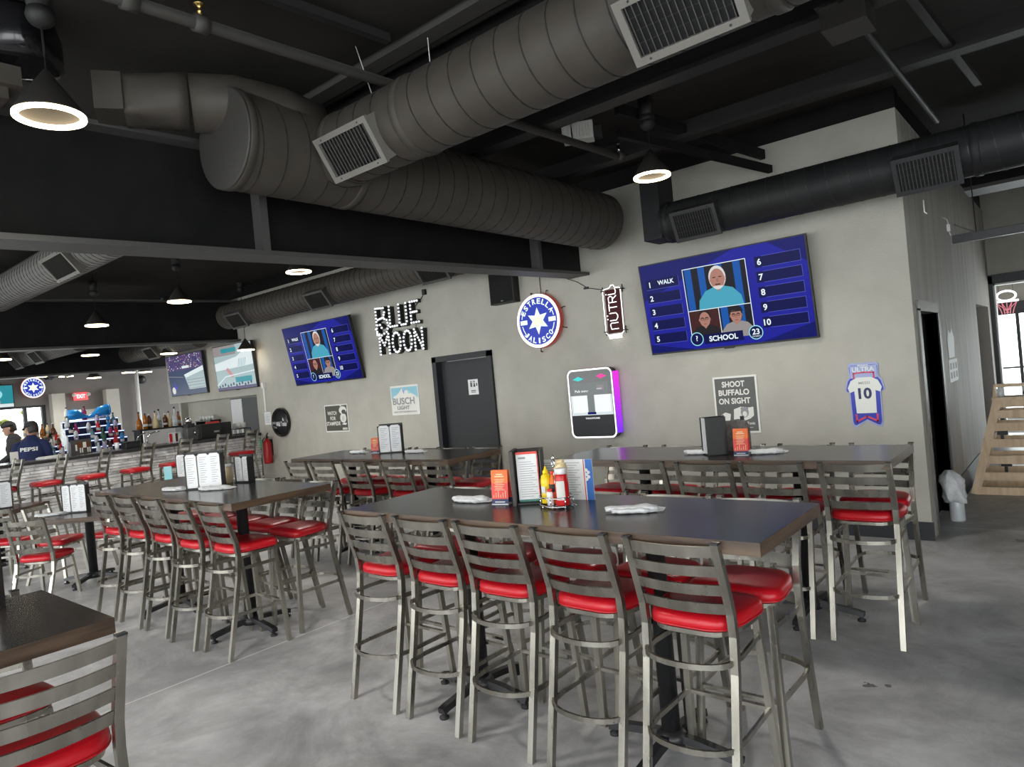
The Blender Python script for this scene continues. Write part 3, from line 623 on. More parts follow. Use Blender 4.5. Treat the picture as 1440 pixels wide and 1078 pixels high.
# ------------------------------------------------------------------ stools and chairs
def make_stool(label, group, seat_z=.78, back=.31, kind='bar'):
    """origin: floor below the middle of the backrest top; faces +Y"""
    nm = {'bar': 'bar_stool', 'low': 'dining_chair', 'counter': 'counter_stool'}[kind]
    t = thing(nm, label, 'stool' if kind != 'low' else 'chair', group=group)
    zs = seat_z; zt = seat_z + back; W = .188
    zk = zs - .11
    for s in (-1, 1):
        b = MB(); x = s * W
        path = [(x, -.025, 0), (x, .035, zk * .45), (x, .085, zk * .85), (x, .098, zk + .04), (x, .090, zs + .02), (x, .055, zs + back * .45), (x, 0.0, zt)]
        b.bar(path, .030, .028, 'steel', up=(0, 1, 0)); b.box(x - .0155, x + .0155, -.015, .015, zt - .004, zt + .003, 'rubber'); b.build('back_leg', t)
    for s in (-1, 1):
        b = MB(); b.bar([(s * .165, .385, zs - .075), (s * .195, .425, 0)], .029, .029, 'steel', up=(0, 1, 0)); b.build('front_leg', t)
    # four bowed ladder slats
    for k in range(4):
        z1 = zt - .012 - k * .079 * back / .31; z0 = z1 - .045; b = MB(); vs = []; n = 11
        def yb(z): 
            f = (z - zs) / back
            return .095 * (1 - f) ** 1.1 if f < 1 else 0
        for i in range(n):
            q = -1 + 2 * i / (n - 1); x = q * (W - .008); bow = -.030 * (1 - q * q)
            for z in (z0, z1):
                for d in (-.006, .006): vs.append((x, yb(z) + bow + d, z))
        fs = []
        for i in range(n - 1):
            a = i * 4; c = a + 4
            fs += [(a, c, c + 2, a + 2), (a + 1, a + 3, c + 3, c + 1), (a, a + 1, c + 1, c), (a + 2, c + 2, c + 3, a + 3)]
        fs += [(0, 2, 3, 1), (n * 4 - 4, n * 4 - 3, n * 4 - 1, n * 4 - 2)]
        b.add(vs, fs, 'steel'); b.build('back_slat', t)
    # seat frame and cushion
    def outline(s, z, n=40):
        L = []
        for i in range(n):
            a = 2 * PI * i / n; c, d = math.cos(a), math.sin(a)
            e = .42
            x = math.copysign(abs(c) ** e, c); y = math.copysign(abs(d) ** (e if d > 0 else .75), d)
            wd = .198 + .017 * y
            L.append((x * wd * s, .247 + y * .178 * s, z))
        return L
    b = MB(); b.loft([outline(.90, zs - .088), outline(.93, zs - .084), outline(.93, zs - .066), outline(.90, zs - .062)], 'steel', smooth=False); b.build('seat_frame', t)
    b = MB(); b.loft([outline(.94, zs - .062), outline(1.0, zs - .054), outline(1.015, zs - .036), outline(1.0, zs - .018), outline(.93, zs - .006), outline(.75, zs), outline(.4, zs + .004), outline(.05, zs + .005)], 'red'); 
    b.tube([p for p in outline(1.005, zs - .052)], .0045, 'red2', 6, closed=True); b.build('seat', t)
    def hoop(z, yf, name, ys):
        xf = .165 + .03 * (1 - z / zs) ; L = [(xf, yf, z), (W + .0, ys + .10, z)]
        for i in range(1, 12):
            a = PI * i / 12; L.append(((W - .006) * math.cos(a), ys + .03 - .105 * math.sin(a), z))
        L += [(-W, ys + .10, z), (-xf, yf, z)]
        b = MB(); b.bar(L, .012, .022, 'steel', up=(0, 0, 1)); b.build(name, t)
    if kind != 'low':
        hoop(zs * .785, .39, 'upper_brace', .055)
        zl = zs * .385; hoop(zl, .405, 'foot_ring', .02)
        b = MB(); b.bar([(-.18, .408, zl), (.18, .408, zl)], .022, .016, 'steel'); b.build('front_stretcher', t)
    else:
        hoop(zs * .62, .395, 'upper_brace', .055)
    return t

bar0 = make_stool('x', 'red-seated metal bar stools')
low0 = make_stool('x', 'red-seated low dining chairs', seat_z=.475, back=.37, kind='low')
ctr0 = make_stool('x', 'stools along the stone bar', seat_z=.95, back=.36, kind='counter')
used = {}
def place(proto, x, y, rot, label, group=None):
    if proto.name not in used:
        used[proto.name] = 1; proto.location = (x, y, 0); proto.rotation_euler = (0, 0, rot); proto['label'] = label
        if group: proto['group'] = group
        return proto
    return dup(proto, (x, y, 0), rot, label, group)
rows = [  # table words, [(x, y)] from the bar end, facing, side words
    ('the condiment caddy table', [(-2.074, -4.60), (-1.592, -4.60), (-1.128, -4.60), (-.641, -4.60), (-.149, -4.605)], 0, 'back to viewer'),
    ('the condiment caddy table', [(-2.03, -3.71), (-1.55, -3.70), (-1.06, -3.70), (-.56, -3.71), (-.125, -3.72)], PI, 'facing viewer'),
    ('the table under the big screen', [(-1.41, -2.59), (-.90, -2.64), (-.45, -2.62), (.035, -2.585)], 0, 'back to viewer'),
    ('the table under the big screen', [(-2.05, -1.66), (-1.50, -1.66), (-1.01, -1.68), (-.51, -1.665), (.0, -1.68)], PI, 'facing viewer'),
    ('the table near the charcoal door', [(-5.68, -2.72), (-5.22, -2.70), (-4.72, -2.66), (-4.10, -2.64), (-3.62, -2.58)], 0, 'back to viewer'),
    ('the table near the charcoal door', [(-5.68, -1.60), (-5.2, -1.60), (-4.72, -1.60), (-4.27, -1.60), (-3.80, -1.59)], PI, 'facing viewer'),
    ('the long three-menu table', [(-5.66, -4.72), (-5.18, -4.70), (-4.70, -4.69), (-4.19, -4.71), (-3.72, -4.68)], 0, 'back to viewer'),
    ('the long three-menu table', [(-5.6, -3.68), (-5.12, -3.67), (-4.64, -3.68), (-4.2, -3.66), (-3.745, -3.70)], PI, 'facing viewer'),
]
for words, pts, rot, side in rows:
    n = len(pts)
    for i, (x, y) in enumerate(pts):
        o = ORD[i] if i < n - 1 else 'last'
        place(bar0, x, y, rot + random.uniform(-.025, .025), 'red stool, %s from bar end, %s, at %s' % (o, side, words))
place(bar0, -1.215, -6.375, PI / 2, 'red bar stool nearest the viewer with its slatted back against the corner table')
place(bar0, -2.30, -6.38, -PI / 2, 'red bar stool across the corner table, seen through slats of the nearest stool')
th = .655
def rotp(c, x, y, a): return (c[0] + x * math.cos(a) - y * math.sin(a), c[1] + x * math.sin(a) + y * math.cos(a))
c5 = (-7.30, -4.28); c6 = (-9.35, -4.62); c7 = (-9.45, -2.35)
x, y = rotp(c5, -.10, -.80, th); place(low0, x, y, th, 'low red chair with slatted back toward the viewer at the small square table')
x, y = rotp(c5, 0, .70, th); place(low0, x, y, th + PI, 'low red chair on the bar side of the small square table, facing the viewer')
x, y = rotp(c5, -.78, .25, th); place(low0, x, y, th - PI / 2, 'low red chair at the bar-facing flank of the small square table')
x, y = rotp(c6, .55, -.72, th); place(low0, x, y, th, 'low red chair cut by the picture edge at the farthest small table')
for i, y in enumerate([-4.08, -3.53, -2.95, -2.33, -1.74, -1.10, -.42]):
    place(ctr0, -10.38 if i < 6 else -10.62, y, PI + random.uniform(-.06, .06), 'red-topped stool at the stone bar, %s from the main wall' % ('nearest' if i == 6 else ORD[6 - i]))

# ------------------------------------------------------------------ tables
def make_table(label, cx, cy, L, D, rot=0., z=1.10, posts=2, group='dark-topped dining tables'):
    t = thing('bar_table' if z > 1 else 'square_table', label, 'table', (cx, cy, 0), rot, group)
    b = MB(); h = .052; x, y = L / 2, D / 2
    b.box(-x, x, -y, y, z - h, z - .001, 'brown_edge'); b.box(-x + .001, x - .001, -y + .001, y - .001, z - .0012, z, 'tabletop'); b.build('table_top', t)
    xs = [0] if posts == 1 else [-x + .63, x - .63]
    for px in xs:
        b = MB(); b.lathe([(.043, .06), (.043, z - h - .03), (.06, z - h - .025)], 'dark_steel', 24, (px, 0, 0)); b.box(px - .2, px + .2, -.2, .2, z - h - .02, z - h, 'dark_steel'); b.build('pedestal', t)
        b = MB()
        for k in range(4):
            a = k * PI / 2; c, s = math.cos(a), math.sin(a)
            b.sweep([(px, 0, .085), (px + c * .14, s * .14, .075), (px + c * .29, s * .29, .055), (px + c * .33, s * .33, .045)], [(-.026, -.016), (.026, -.016), (.02, .016), (-.02, .016)], 'dark_steel')
        b.lathe([(.07, .05), (.07, .09), (.045, .11)], 'dark_steel', 20, (px, 0, 0)); f = b.build('cross_base', t)
        for k in range(4):
            a = k * PI / 2; c, s = math.cos(a), math.sin(a)
            b = MB(); b.lathe([(.026, 0), (.026, .012), (.012, .016), (.012, .034)], 'rubber', 14, (px + c * .31, s * .31, 0)); b.build('glide_foot', f)
    return t
make_table('dark bar-height table carrying the ketchup and mustard caddy', -1.02, -4.215, 2.44, .735)
make_table('dark bar-height table under the big wall screen beside the wall corner', -.985, -2.225, 2.44, .725)
make_table('dark bar-height table in front of the charcoal restroom door', -4.665, -2.225, 2.56, .75)
make_table('long dark bar-height table with brown edge and three white menus', -4.64, -4.265, 2.48, .81)
make_table('brown-edged bar-height table cut by the picture corner, nearest the viewer', -1.76, -6.76, .74, 1.24, posts=1)
make_table('small low square table turned at an angle, nearest the bar', c5[0], c5[1], .78, .78, th, .765, 1)
make_table('small low square table farthest off, at the picture edge before the bar', c6[0], c6[1], .78, .78, th, .765, 1)
make_table('small low square table just in front of the stone bar stools', c7[0], c7[1], .76, .76, th, .765, 1)

# ------------------------------------------------------------------ things on the tables
ZT = 1.10
def menu_sheet(b, P, w, h, trim=None, k=0):
    c = .18 * w
    P.poly(b, [(c, 0), (w - c, 0), (w, c), (w, h - c), (w - c, h), (c, h), (0, h - c), (0, c)], 'white', k)
    for i in range(12):
        yy = h * .88 - i * h * .066; P.rect(b, w * .2, w * (.8 - .12 * ((i * 7) % 3)), yy, yy + h * .014, 'grey_ink', k + 1)
    if trim: P.rect(b, c, w - c, .002, h * .06, trim, k + 1)
def menu_rack(label, x, y, rot, n, z=ZT, H=.30, w=.085):
    """open black box holding upright menus; menus face local -Y"""
    t = thing('menu_holder', label, 'menu holder', (x, y, z), rot, 'black menu holders')
    W = n * (w + .004) + .012; b = MB()
    b.box(-W / 2, W / 2, -.035, .05, 0, .012, 'black'); b.box(-W / 2, W / 2, .038, .05, .012, H + .02, 'black'); b.box(-W / 2, -W / 2 + .008, -.02, .05, .012, H, 'black'); b.box(W / 2 - .008, W / 2, -.02, .05, .012, H, 'black'); b.build('holder_box', t, bevel=.002)
    for i in range(n):
        x0 = -W / 2 + .006 + i * (w + .004)
        b = MB(); P = Panel((x0, -.012 + .01 * (i % 2), .014)); menu_sheet(b, P, w, H - .01)
        b.box(x0 + .002, x0 + w - .002, -.010 + .01 * (i % 2), .03, .014, H - .012, 'offwhite'); b.build('menu', t)
    return t
def tent_card(label, x, y, rot, z=ZT, w=.10, h=.185):
    t = thing('tent_card', label, 'table card', (x, y, z), rot, 'orange and red table cards')
    for s in (-1, 1):
        b = MB(); P = Panel((-w / 2 if s < 0 else w / 2, s * .028, .0), (1 if s < 0 else -1, 0, 0), (0, -s * .1, 1))
        P.rect(b, 0, w, .0, h * .16, 'navy', 0); P.rect(b, 0, w, h * .16, h * .62, 'red_print', 0); P.rect(b, 0, w, h * .62, h, 'orange', 0)
        P.rect(b, w * .3, w * .7, h * .86, h * .89, 'cream', 1); P.rect(b, w * .22, w * .78, h * .80, h * .83, 'cream', 1)
        for i in range(7): P.rect(b, w * (.2 + .05 * (i % 2)), w * (.8 - .05 * (i % 3)), h * (.72 - i * .05), h * (.735 - i * .05), 'cream', 1)
        for i in range(6): P.rect(b, w * (.12 + i * .14), w * (.15 + i * .14), h * .2, h * (.28 + .06 * (i % 3)), 'cream', 1)
        P.rect(b, w * .2, w * .8, h * .06, h * .09, 'offwhite', 1); b.build('card_face', t)
    b = MB(); b.box(-w / 2, w / 2, -.03, .03, 0, .004, 'white'); b.build('card_foot', t)
    return t
def napkin(label, x, y, rot, z=ZT, L=.24):
    b = MB(); n = 9
    for (oy, r, sc) in ((0, .021, 1.0), (-.034, .016, .72)):
        P = [(-L / 2 * sc + L * sc * i / n, oy + .006 * math.sin(i * 1.3), .014 + (.0 if oy else .004) + .002 * math.sin(i * 2.1)) for i in range(n + 1)]
        b.sweep(P, [(r * 1.5 * math.cos(a) * (1 + .12 * math.sin(3 * a)), r * .72 * math.sin(a)) for a in [2 * PI * i / 14 for i in range(14)]], 'linen', smooth=True, scales=[.75, .9, 1, 1, .95, 1, 1.1, 1.2, 1.1, .7])
    b.add([(L * .3, -.045, .003), (L * .62, -.02, .006), (L * .66, .03, .01), (L * .3, .02, .028)], [(0, 1, 2, 3)], 'linen')
    o = b.build('napkin_roll', None, (x, y, z), rot)
    return props(o, label, 'napkin', 'white napkin rolls on tables')
def bottle_mb(kind):
    b = MB()
    if kind == 'squeeze': b.lathe([(.0, 0), (.030, .0), (.032, .006), (.031, .05), (.027, .07), (.031, .09), (.031, .125), (.024, .15), (.014, .16), (.014, .172), (.010, .18), (.004, .205), (0, .206)], 'mustard', 20)
    return b
# caddy table
tx = lambda s: 'on the table with the wire caddy'
t = thing('wire_caddy', 'chrome wire condiment caddy with loop handle holding mustard and ketchup', 'caddy', (-.985, -4.19, ZT), -.5)
b = MB(); ring = [(.105 * math.cos(a), .08 * math.sin(a), .012) for a in [2 * PI * i / 28 for i in range(28)]]
b.tube(ring, .0035, 'chrome', 6, closed=True); b.tube([(p[0] * 1.02, p[1] * 1.02, .055) for p in ring], .0035, 'chrome', 6, closed=True)
for i in range(-3, 4): b.tube([(-.1, i * .022, .011), (.1, i * .022, .011)], .002, 'chrome', 5)
for i in range(0, 28, 4): b.tube([ring[i], (ring[i][0] * 1.02, ring[i][1] * 1.02, .055)], .003, 'chrome', 5)
for p in ((.1, 0), (-.1, 0), (0, .078), (0, -.078)): b.ball((p[0], p[1], .006), .006, 'chrome', 8)
b.build('basket', t)
b = MB(); b.tube([(0, 0, .012), (0, 0, .20)], .0035, 'chrome', 6); b.tube([(.018 * math.sin(a), 0, .222 - .022 * math.cos(a)) for a in [2 * PI * i / 16 for i in range(16)]], .0035, 'chrome', 6, closed=True, up=(0, 1, 0)); b.tube([(.010 * math.sin(a), 0, .25 - .012 * math.cos(a)) for a in [2 * PI * i / 12 for i in range(12)]], .003, 'chrome', 6, closed=True, up=(0, 1, 0)); b.build('loop_handle', t)
def on_caddy(dx, dy): return rotp((-.985, -4.19), dx, dy, -.5)
x, y = on_caddy(-.058, -.022); m = thing('mustard_bottle', 'bright yellow mustard squeeze bottle standing in the wire caddy', 'bottle', (x, y, ZT + .014))
b = MB(); b.lathe([(.0, 0), (.029, .0), (.031, .006), (.030, .05), (.026, .068), (.030, .09), (.030, .12), (.024, .142), (.015, .150)], 'mustard', 20); b.build('bottle_body', m); b = MB(); b.lathe([(.016, .150), (.016, .165), (.008, .172), (.004, .19), (0, .191)], 'mustard', 14); b.build('spout_cap', m)
P = Panel((-.012, -.0315, .055)); b = MB(); P.rect(b, 0, .026, 0, .035, 'offwhite', 0); b.build('bottle_label', m)
x, y = on_caddy(.062, .008); m = thing('ketchup_bottle', 'red ketchup bottle with white cap and label in the wire caddy', 'bottle', (x, y, ZT + .014), -.3)
b = MB(); b.lathe([(.0, 0), (.034, .0), (.036, .008), (.035, .11), (.031, .15), (.028, .158)], 'ketchup', 22); b.build('bottle_body', m); b = MB(); b.lathe([(.030, .158), (.030, .182), (.027, .186), (0, .187)], 'white', 20); b.build('cap', m)
b = MB(); L = [(.0365 * math.cos(a), .0365 * math.sin(a)) for a in [-PI * .5 + i * .12 for i in range(12)]]
for (x0, y0), (x1, y1) in zip(L, L[1:]): b.add([(x0, y0, .03), (x1, y1, .03), (x1, y1, .125), (x0, y0, .125)], [(0, 1, 2, 3)], 'offwhite')
b.build('bottle_label', m)
x, y = on_caddy(.005, .036); m = thing('cream_bottle', 'cream sauce bottle behind mustard and ketchup in the wire caddy', 'bottle', (x, y, ZT + .014))
b = MB(); b.lathe([(.0, 0), (.032, .0), (.034, .008), (.036, .18), (.030, .20), (.02, .206)], 'cream', 22); b.build('bottle_body', m); b = MB(); b.lathe([(.021, .206), (.021, .222), (0, .223)], 'cream', 16); b.build('cap', m)
x, y = on_caddy(-.02, -.002); m = thing('sauce_bottle', 'small orange hot sauce bottle with dark label between mustard and cream', 'bottle', (x, y, ZT + .014))
b = MB(); b.lathe([(.0, 0), (.019, .0), (.020, .006), (.020, .10), (.010, .13), (.009, .15)], 'orange', 16); b.build('bottle_body', m); b = MB(); b.lathe([(.0205, .06), (.0205, .10)], 'ink', 16); b.build('bottle_label', m); b = MB(); b.lathe([(.011, .15), (.011, .165), (0, .166)], 'red_print', 12); b.build('cap', m)
x, y = on_caddy(.018, -.042); m = thing('salt_shaker', 'little white shaker with dark stripes at the front of the wire caddy', 'shaker', (x, y, ZT + .014))
b = MB(); b.lathe([(.0, 0), (.016, 0), (.017, .06), (.012, .07)], 'white', 14); b.build('shaker_body', m); b = MB(); b.lathe([(.013, .07), (.012, .082), (0, .086)], 'red_print', 12); b.build('cap', m)
t = thing('menu_box', 'tall dark wooden menu box beside the wire caddy with white menu', 'menu holder', (-1.20, -4.13, ZT), .55)
b = MB(); b.box(-.085, -.065, -.10, .08, 0, .29, 'wood_dark'); b.box(.072, .08, -.08, .08, 0, .285, 'wood_dark'); b.box(-.065, .072, .065, .08, 0, .285, 'wood_dark'); b.box(-.065, .072, -.08, .065, 0, .012, 'black'); b.build('box', t, bevel=.002)
b = MB(); P = Panel((-.055, -.055, .014)); P.rect(b, 0, .115, 0, .265, 'white', 0); P.rect(b, .0, .115, .252, .265, 'red_print', 1); P.rect(b, .110, .115, .0, .265, 'red_print', 1); P.rect(b, 0, .115, 0, .012, 'teal_trim', 1)
P.rect(b, .012, .05, .228, .238, 'grey_ink', 1)
for i in range(16): P.rect(b, .015, .08 + .012 * (i % 3), .21 - i * .0122, .2125 - i * .0122, 'grey_ink', 1)
b.box(-.055, .06, -.053, -.02, .014, .26, 'offwhite'); b.build('menu', t)
t = thing('menu_sheet', 'wide white laminated menu with blue edge standing behind the wire caddy', 'menu', (-1.04, -4.02, ZT), .12)
b = MB(); P = Panel((-.17, -.0, 0)); P.rect(b, 0, .335, 0, .215, 'white', 0); P.rect(b, .295, .335, 0, .215, 'blue_print', 1); P.rect(b, .283, .288, 0, .215, 'red_print', 1)
for i in range(14): P.rect(b, .02, .09 + .02 * (i % 2), .195 - i * .013, .198 - i * .013, 'grey_ink', 1); P.rect(b, .13, .26 - .015 * (i % 3), .195 - i * .013, .198 - i * .013, 'grey_ink', 1)
for i in range(5): P.ell(b, .30 + .012 * (i % 2), .11 + .012 * i, .009, .009, 'white', 2)
b.box(-.17, .165, .001, .006, 0, .215, 'offwhite'); b.build('menu_front', t); b = MB(); b.box(-.16, .155, .006, .02, 0, .012, 'clear'); b.build('menu_stand', t)
tent_card('orange and red tent card beside the tall wooden menu box', -1.345, -4.20, .25)
napkin('white napkin roll beside the orange card near the wooden menu box', -1.585, -4.20, .12)
napkin('white napkin roll alone on the table end beyond the ketchup', -.53, -4.225, .45)
# table under the big screen
t = thing('menu_box', 'tall black menu box with pale side under the buffalo sign', 'menu holder', (-.945, -2.30, ZT), .75)
b = MB(); b.box(-.075, .075, -.06, -.052, 0, .27, 'black'); b.box(-.075, .075, .052, .06, 0, .27, 'black'); b.box(.067, .075, -.052, .052, 0, .27, 'black'); b.box(-.075, .067, -.052, .052, 0, .01, 'black'); b.build('box', t, bevel=.002); b = MB(); b.box(-.068, -.06, -.05, .05, .012, .265, 'white'); b.build('menu', t)
t = thing('menu_stack', 'bundle of brown-grey menus leaning behind the black menu box', 'menu stack', (-.85, -2.14, ZT), .1)
for i in range(4):
    b = MB(); b.box(-.085 + i * .006, .08 + i * .006, .012 * i, .012 * i + .006, 0, .225 - .012 * i, 'menu_grey'); b.build('menu', t, bevel=.002)
b = MB(); b.box(.03, .055, .05, .07, 0, .25, 'black'); b.build('clip', t)
tent_card('orange and red tent card under the buffalo sign', -.735, -2.33, .12)
napkin('white napkin roll on the bar side of the black menu box', -1.08, -2.28, .2, L=.22)
napkin('white napkin roll next to the orange card under the buffalo sign', -.60, -2.27, .35, L=.24)
# long table
menu_rack('black holder with three white menus in a row on the long table', -4.56, -4.28, .62, 3, H=.29, w=.098)
m = thing('ketchup_bottle', 'small red bottle next to the three white menus of the long table', 'bottle', (-4.72, -4.27, ZT)); b = MB(); b.lathe([(0, 0), (.026, 0), (.027, .08), (.02, .10)], 'ketchup', 16); b.build('bottle_body', m); b = MB(); b.lathe([(.021, .10), (.021, .12), (0, .121)], 'white', 14); b.build('cap', m)
napkin('white napkin roll on the bar side of three white menus', -4.83, -4.42, .3)
napkin('white napkin roll lying right before the three white menus', -4.36, -4.30, .5, L=.28)
menu_rack('chrome-edged holder with two white menus at the far edge of the long table', -4.50, -3.97, .2, 2, H=.22, w=.075)
m = thing('cream_bottle', 'cream bottle with white cap on the far edge of the long table', 'bottle', (-4.69, -4.0, ZT)); b = MB(); b.lathe([(0, 0), (.03, 0), (.032, .12), (.026, .14)], 'cream', 16); b.build('bottle_body', m); b = MB(); b.lathe([(.028, .14), (.028, .165), (0, .166)], 'white', 14); b.build('cap', m)
m = thing('ketchup_bottle', 'squat red bottle beside the cream bottle on the long table', 'bottle', (-4.78, -3.99, ZT)); b = MB(); b.lathe([(0, 0), (.026, 0), (.027, .08), (.02, .10)], 'ketchup', 16); b.build('bottle_body', m); b = MB(); b.lathe([(.021, .10), (.021, .12), (0, .121)], 'red_print', 14); b.build('cap', m)
# door table
menu_rack('black holder with two white menus on the table near the charcoal door', -4.72, -2.13, .5, 2, H=.30, w=.125)
tent_card('orange and red tent card beside two white menus near the charcoal door', -4.99, -2.12, .3, h=.17)
m = thing('mustard_bottle', 'yellow bottle behind the orange card near the charcoal door', 'bottle', (-4.88, -2.04, ZT)); b = MB(); b.lathe([(0, 0), (.028, 0), (.028, .11), (.014, .14)], 'mustard', 16); b.build('bottle_body', m); b = MB(); b.lathe([(.014, .14), (.005, .18), (0, .181)], 'mustard', 12); b.build('spout_cap', m)
napkin('white napkin roll on the bar side of the orange card by the door', -5.30, -2.14, .1)
napkin('white napkin roll on the restroom door side of two white menus', -4.35, -2.13, .15)
# corner table, small tables
menu_rack('black menu holder with white menu cut by the picture edge on the corner table', -1.995, -6.36, 1.0, 1, H=.25, w=.09)
x, y = -7.42, -4.36; menu_rack('black holder with three white menus on the small square table', x, y, th, 3, z=.765, H=.30, w=.085)
x, y = -7.60, -4.36; m = thing('ketchup_bottle', 'small red bottle beside the menus on the small square table', 'bottle', (x, y, .765)); b = MB(); b.lathe([(0, 0), (.026, 0), (.027, .10), (.02, .12)], 'ketchup', 16); b.build('bottle_body', m); b = MB(); b.lathe([(.021, .12), (.021, .14), (0, .141)], 'red_print', 14); b.build('cap', m)
x, y = -7.56, -4.56; napkin('white napkin roll on the small square table', x, y, th + .3, z=.765, L=.3)
x, y = rotp(c6, .12, 0, th); menu_rack('black menu holder on the farthest small table by the picture edge', x, y, th + .6, 1, z=.765, H=.32, w=.13)
x, y = rotp(c6, -.08, -.04, th); tent_card('red table card on the farthest small table by the picture edge', x, y, th, z=.765, w=.14, h=.24)
x, y = rotp(c7, .05, .05, th); menu_rack('dark menu holder on the table just before the bar stools', x, y, th, 1, z=.765, H=.34, w=.14)
x, y = rotp(c7, -.14, .0, th); b = MB(); b.box(-.06, .06, -.004, .004, 0, .19, 'cyan_print'); b.box(-.06, .06, -.03, .03, 0, .004, 'cyan_print'); props(b.build('cyan_card', None, (x, y, .765), th), 'pale cyan card standing beside the dark menu holder before the bar', 'table card')

# ------------------------------------------------------------------ screens and signs on the main wall
def screen_tv(label, xl, xr, zt, zb, yt, yb, paint, depth=.05):
    """flat screen hung leaning forward: top edge at yt, bottom at yb from the wall (negative = into the room)"""
    W = xr - xl; H = math.hypot(zt - zb, yt - yb); up = Vector((0, yt - yb, zt - zb)).normalized(); ri = Vector((1, 0, 0)); nn = ri.cross(up)
    t = thing('wall_television', label, 'television', (xl, yb, zb), 0, 'wall-hung televisions')
    b = MB(); q = lambda x, y, z: ri * x + up * y + nn * z
    vs = [q(x, y, z) for x in (-.012, W + .012) for y in (-.018, H + .012) for z in (-depth, .0)]
    b.add(vs, [(0, 1, 3, 2), (4, 6, 7, 5), (0, 4, 5, 1), (2, 3, 7, 6), (0, 2, 6, 4), (1, 5, 7, 3)], 'black'); b.build('casing', t)
    b = MB(); P = Panel((0, 0, 0), ri, up, .0015); P.o = nn * .0015; paint(P, b, W, H); b.build('screen', t)
    b = MB(); c = q(W / 2, H * .5, -depth)
    b.box(c.x - .2, c.x + .2, c.y, -yb - .001, c.z - .15, c.z + .15, 'black'); b.build('wall_mount', t)
    b = MB(); vs = [q(x, y, z) for x in (W / 2 - .05, W / 2 + .05) for y in (-.03, -.018) for z in (-.02, .002)]
    b.add(vs, [(0, 1, 3, 2), (4, 6, 7, 5), (0, 4, 5, 1), (2, 3, 7, 6), (0, 2, 6, 4), (1, 5, 7, 3)], 'ink'); b.build('sensor_tab', t)
    return t
def bust(P, b, cx, y0, s, shirt, skin, hair, k, beard=None, glasses=False, cap=False):
    P.poly(b, [(cx - .62 * s, y0), (cx + .62 * s, y0), (cx + .58 * s, y0 + .25 * s), (cx + .38 * s, y0 + .48 * s), (cx + .12 * s, y0 + .56 * s), (cx - .12 * s, y0 + .56 * s), (cx - .38 * s, y0 + .48 * s), (cx - .58 * s, y0 + .25 * s)], shirt, k)
    P.poly(b, [(cx - .1 * s, y0 + .55 * s), (cx, y0 + .42 * s), (cx + .1 * s, y0 + .55 * s)], skin, k + 1)
    P.ell(b, cx, y0 + .80 * s, .235 * s, .31 * s, hair, k + 1); P.ell(b, cx, y0 + .76 * s, .20 * s, .27 * s, skin, k + 2)
    for d in (-1, 1): P.ell(b, cx + d * .20 * s, y0 + .75 * s, .035 * s, .06 * s, skin, k + 1)
    if beard: P.ell(b, cx, y0 + .58 * s, .13 * s, .10 * s, beard, k + 3, a0=PI, a1=2 * PI); P.rect(b, cx - .07 * s, cx + .07 * s, y0 + .60 * s, y0 + .63 * s, 'tv_maroon', k + 4)
    else: P.rect(b, cx - .06 * s, cx + .06 * s, y0 + .59 * s, y0 + .605 * s, 'tv_maroon', k + 3)
    P.poly(b, [(cx - .02 * s, y0 + .78 * s), (cx - .035 * s, y0 + .68 * s), (cx + .035 * s, y0 + .68 * s), (cx + .02 * s, y0 + .78 * s)], 'tv_skin2' if skin == 'tv_skin' else 'tv_skin', k + 3)
    for d in (-1, 1):
        P.rect(b, cx + d * .085 * s - .04 * s, cx + d * .085 * s + .04 * s, y0 + .795 * s, y0 + .82 * s, 'tv_dark', k + 3)
        if glasses: P.line(b, [(cx + d * .085 * s + .06 * s * math.cos(a), y0 + .79 * s + .045 * s * math.sin(a)) for a in [2 * PI * i / 12 for i in range(12)]], .016 * s, 'tv_dark', k + 4, True)
    if cap: P.ell(b, cx, y0 + .92 * s, .25 * s, .20 * s, 'tv_dark', k + 4, a0=0, a1=PI); P.rect(b, cx - .27 * s, cx + .27 * s, y0 + .89 * s, y0 + .93 * s, 'tv_dark', k + 4)
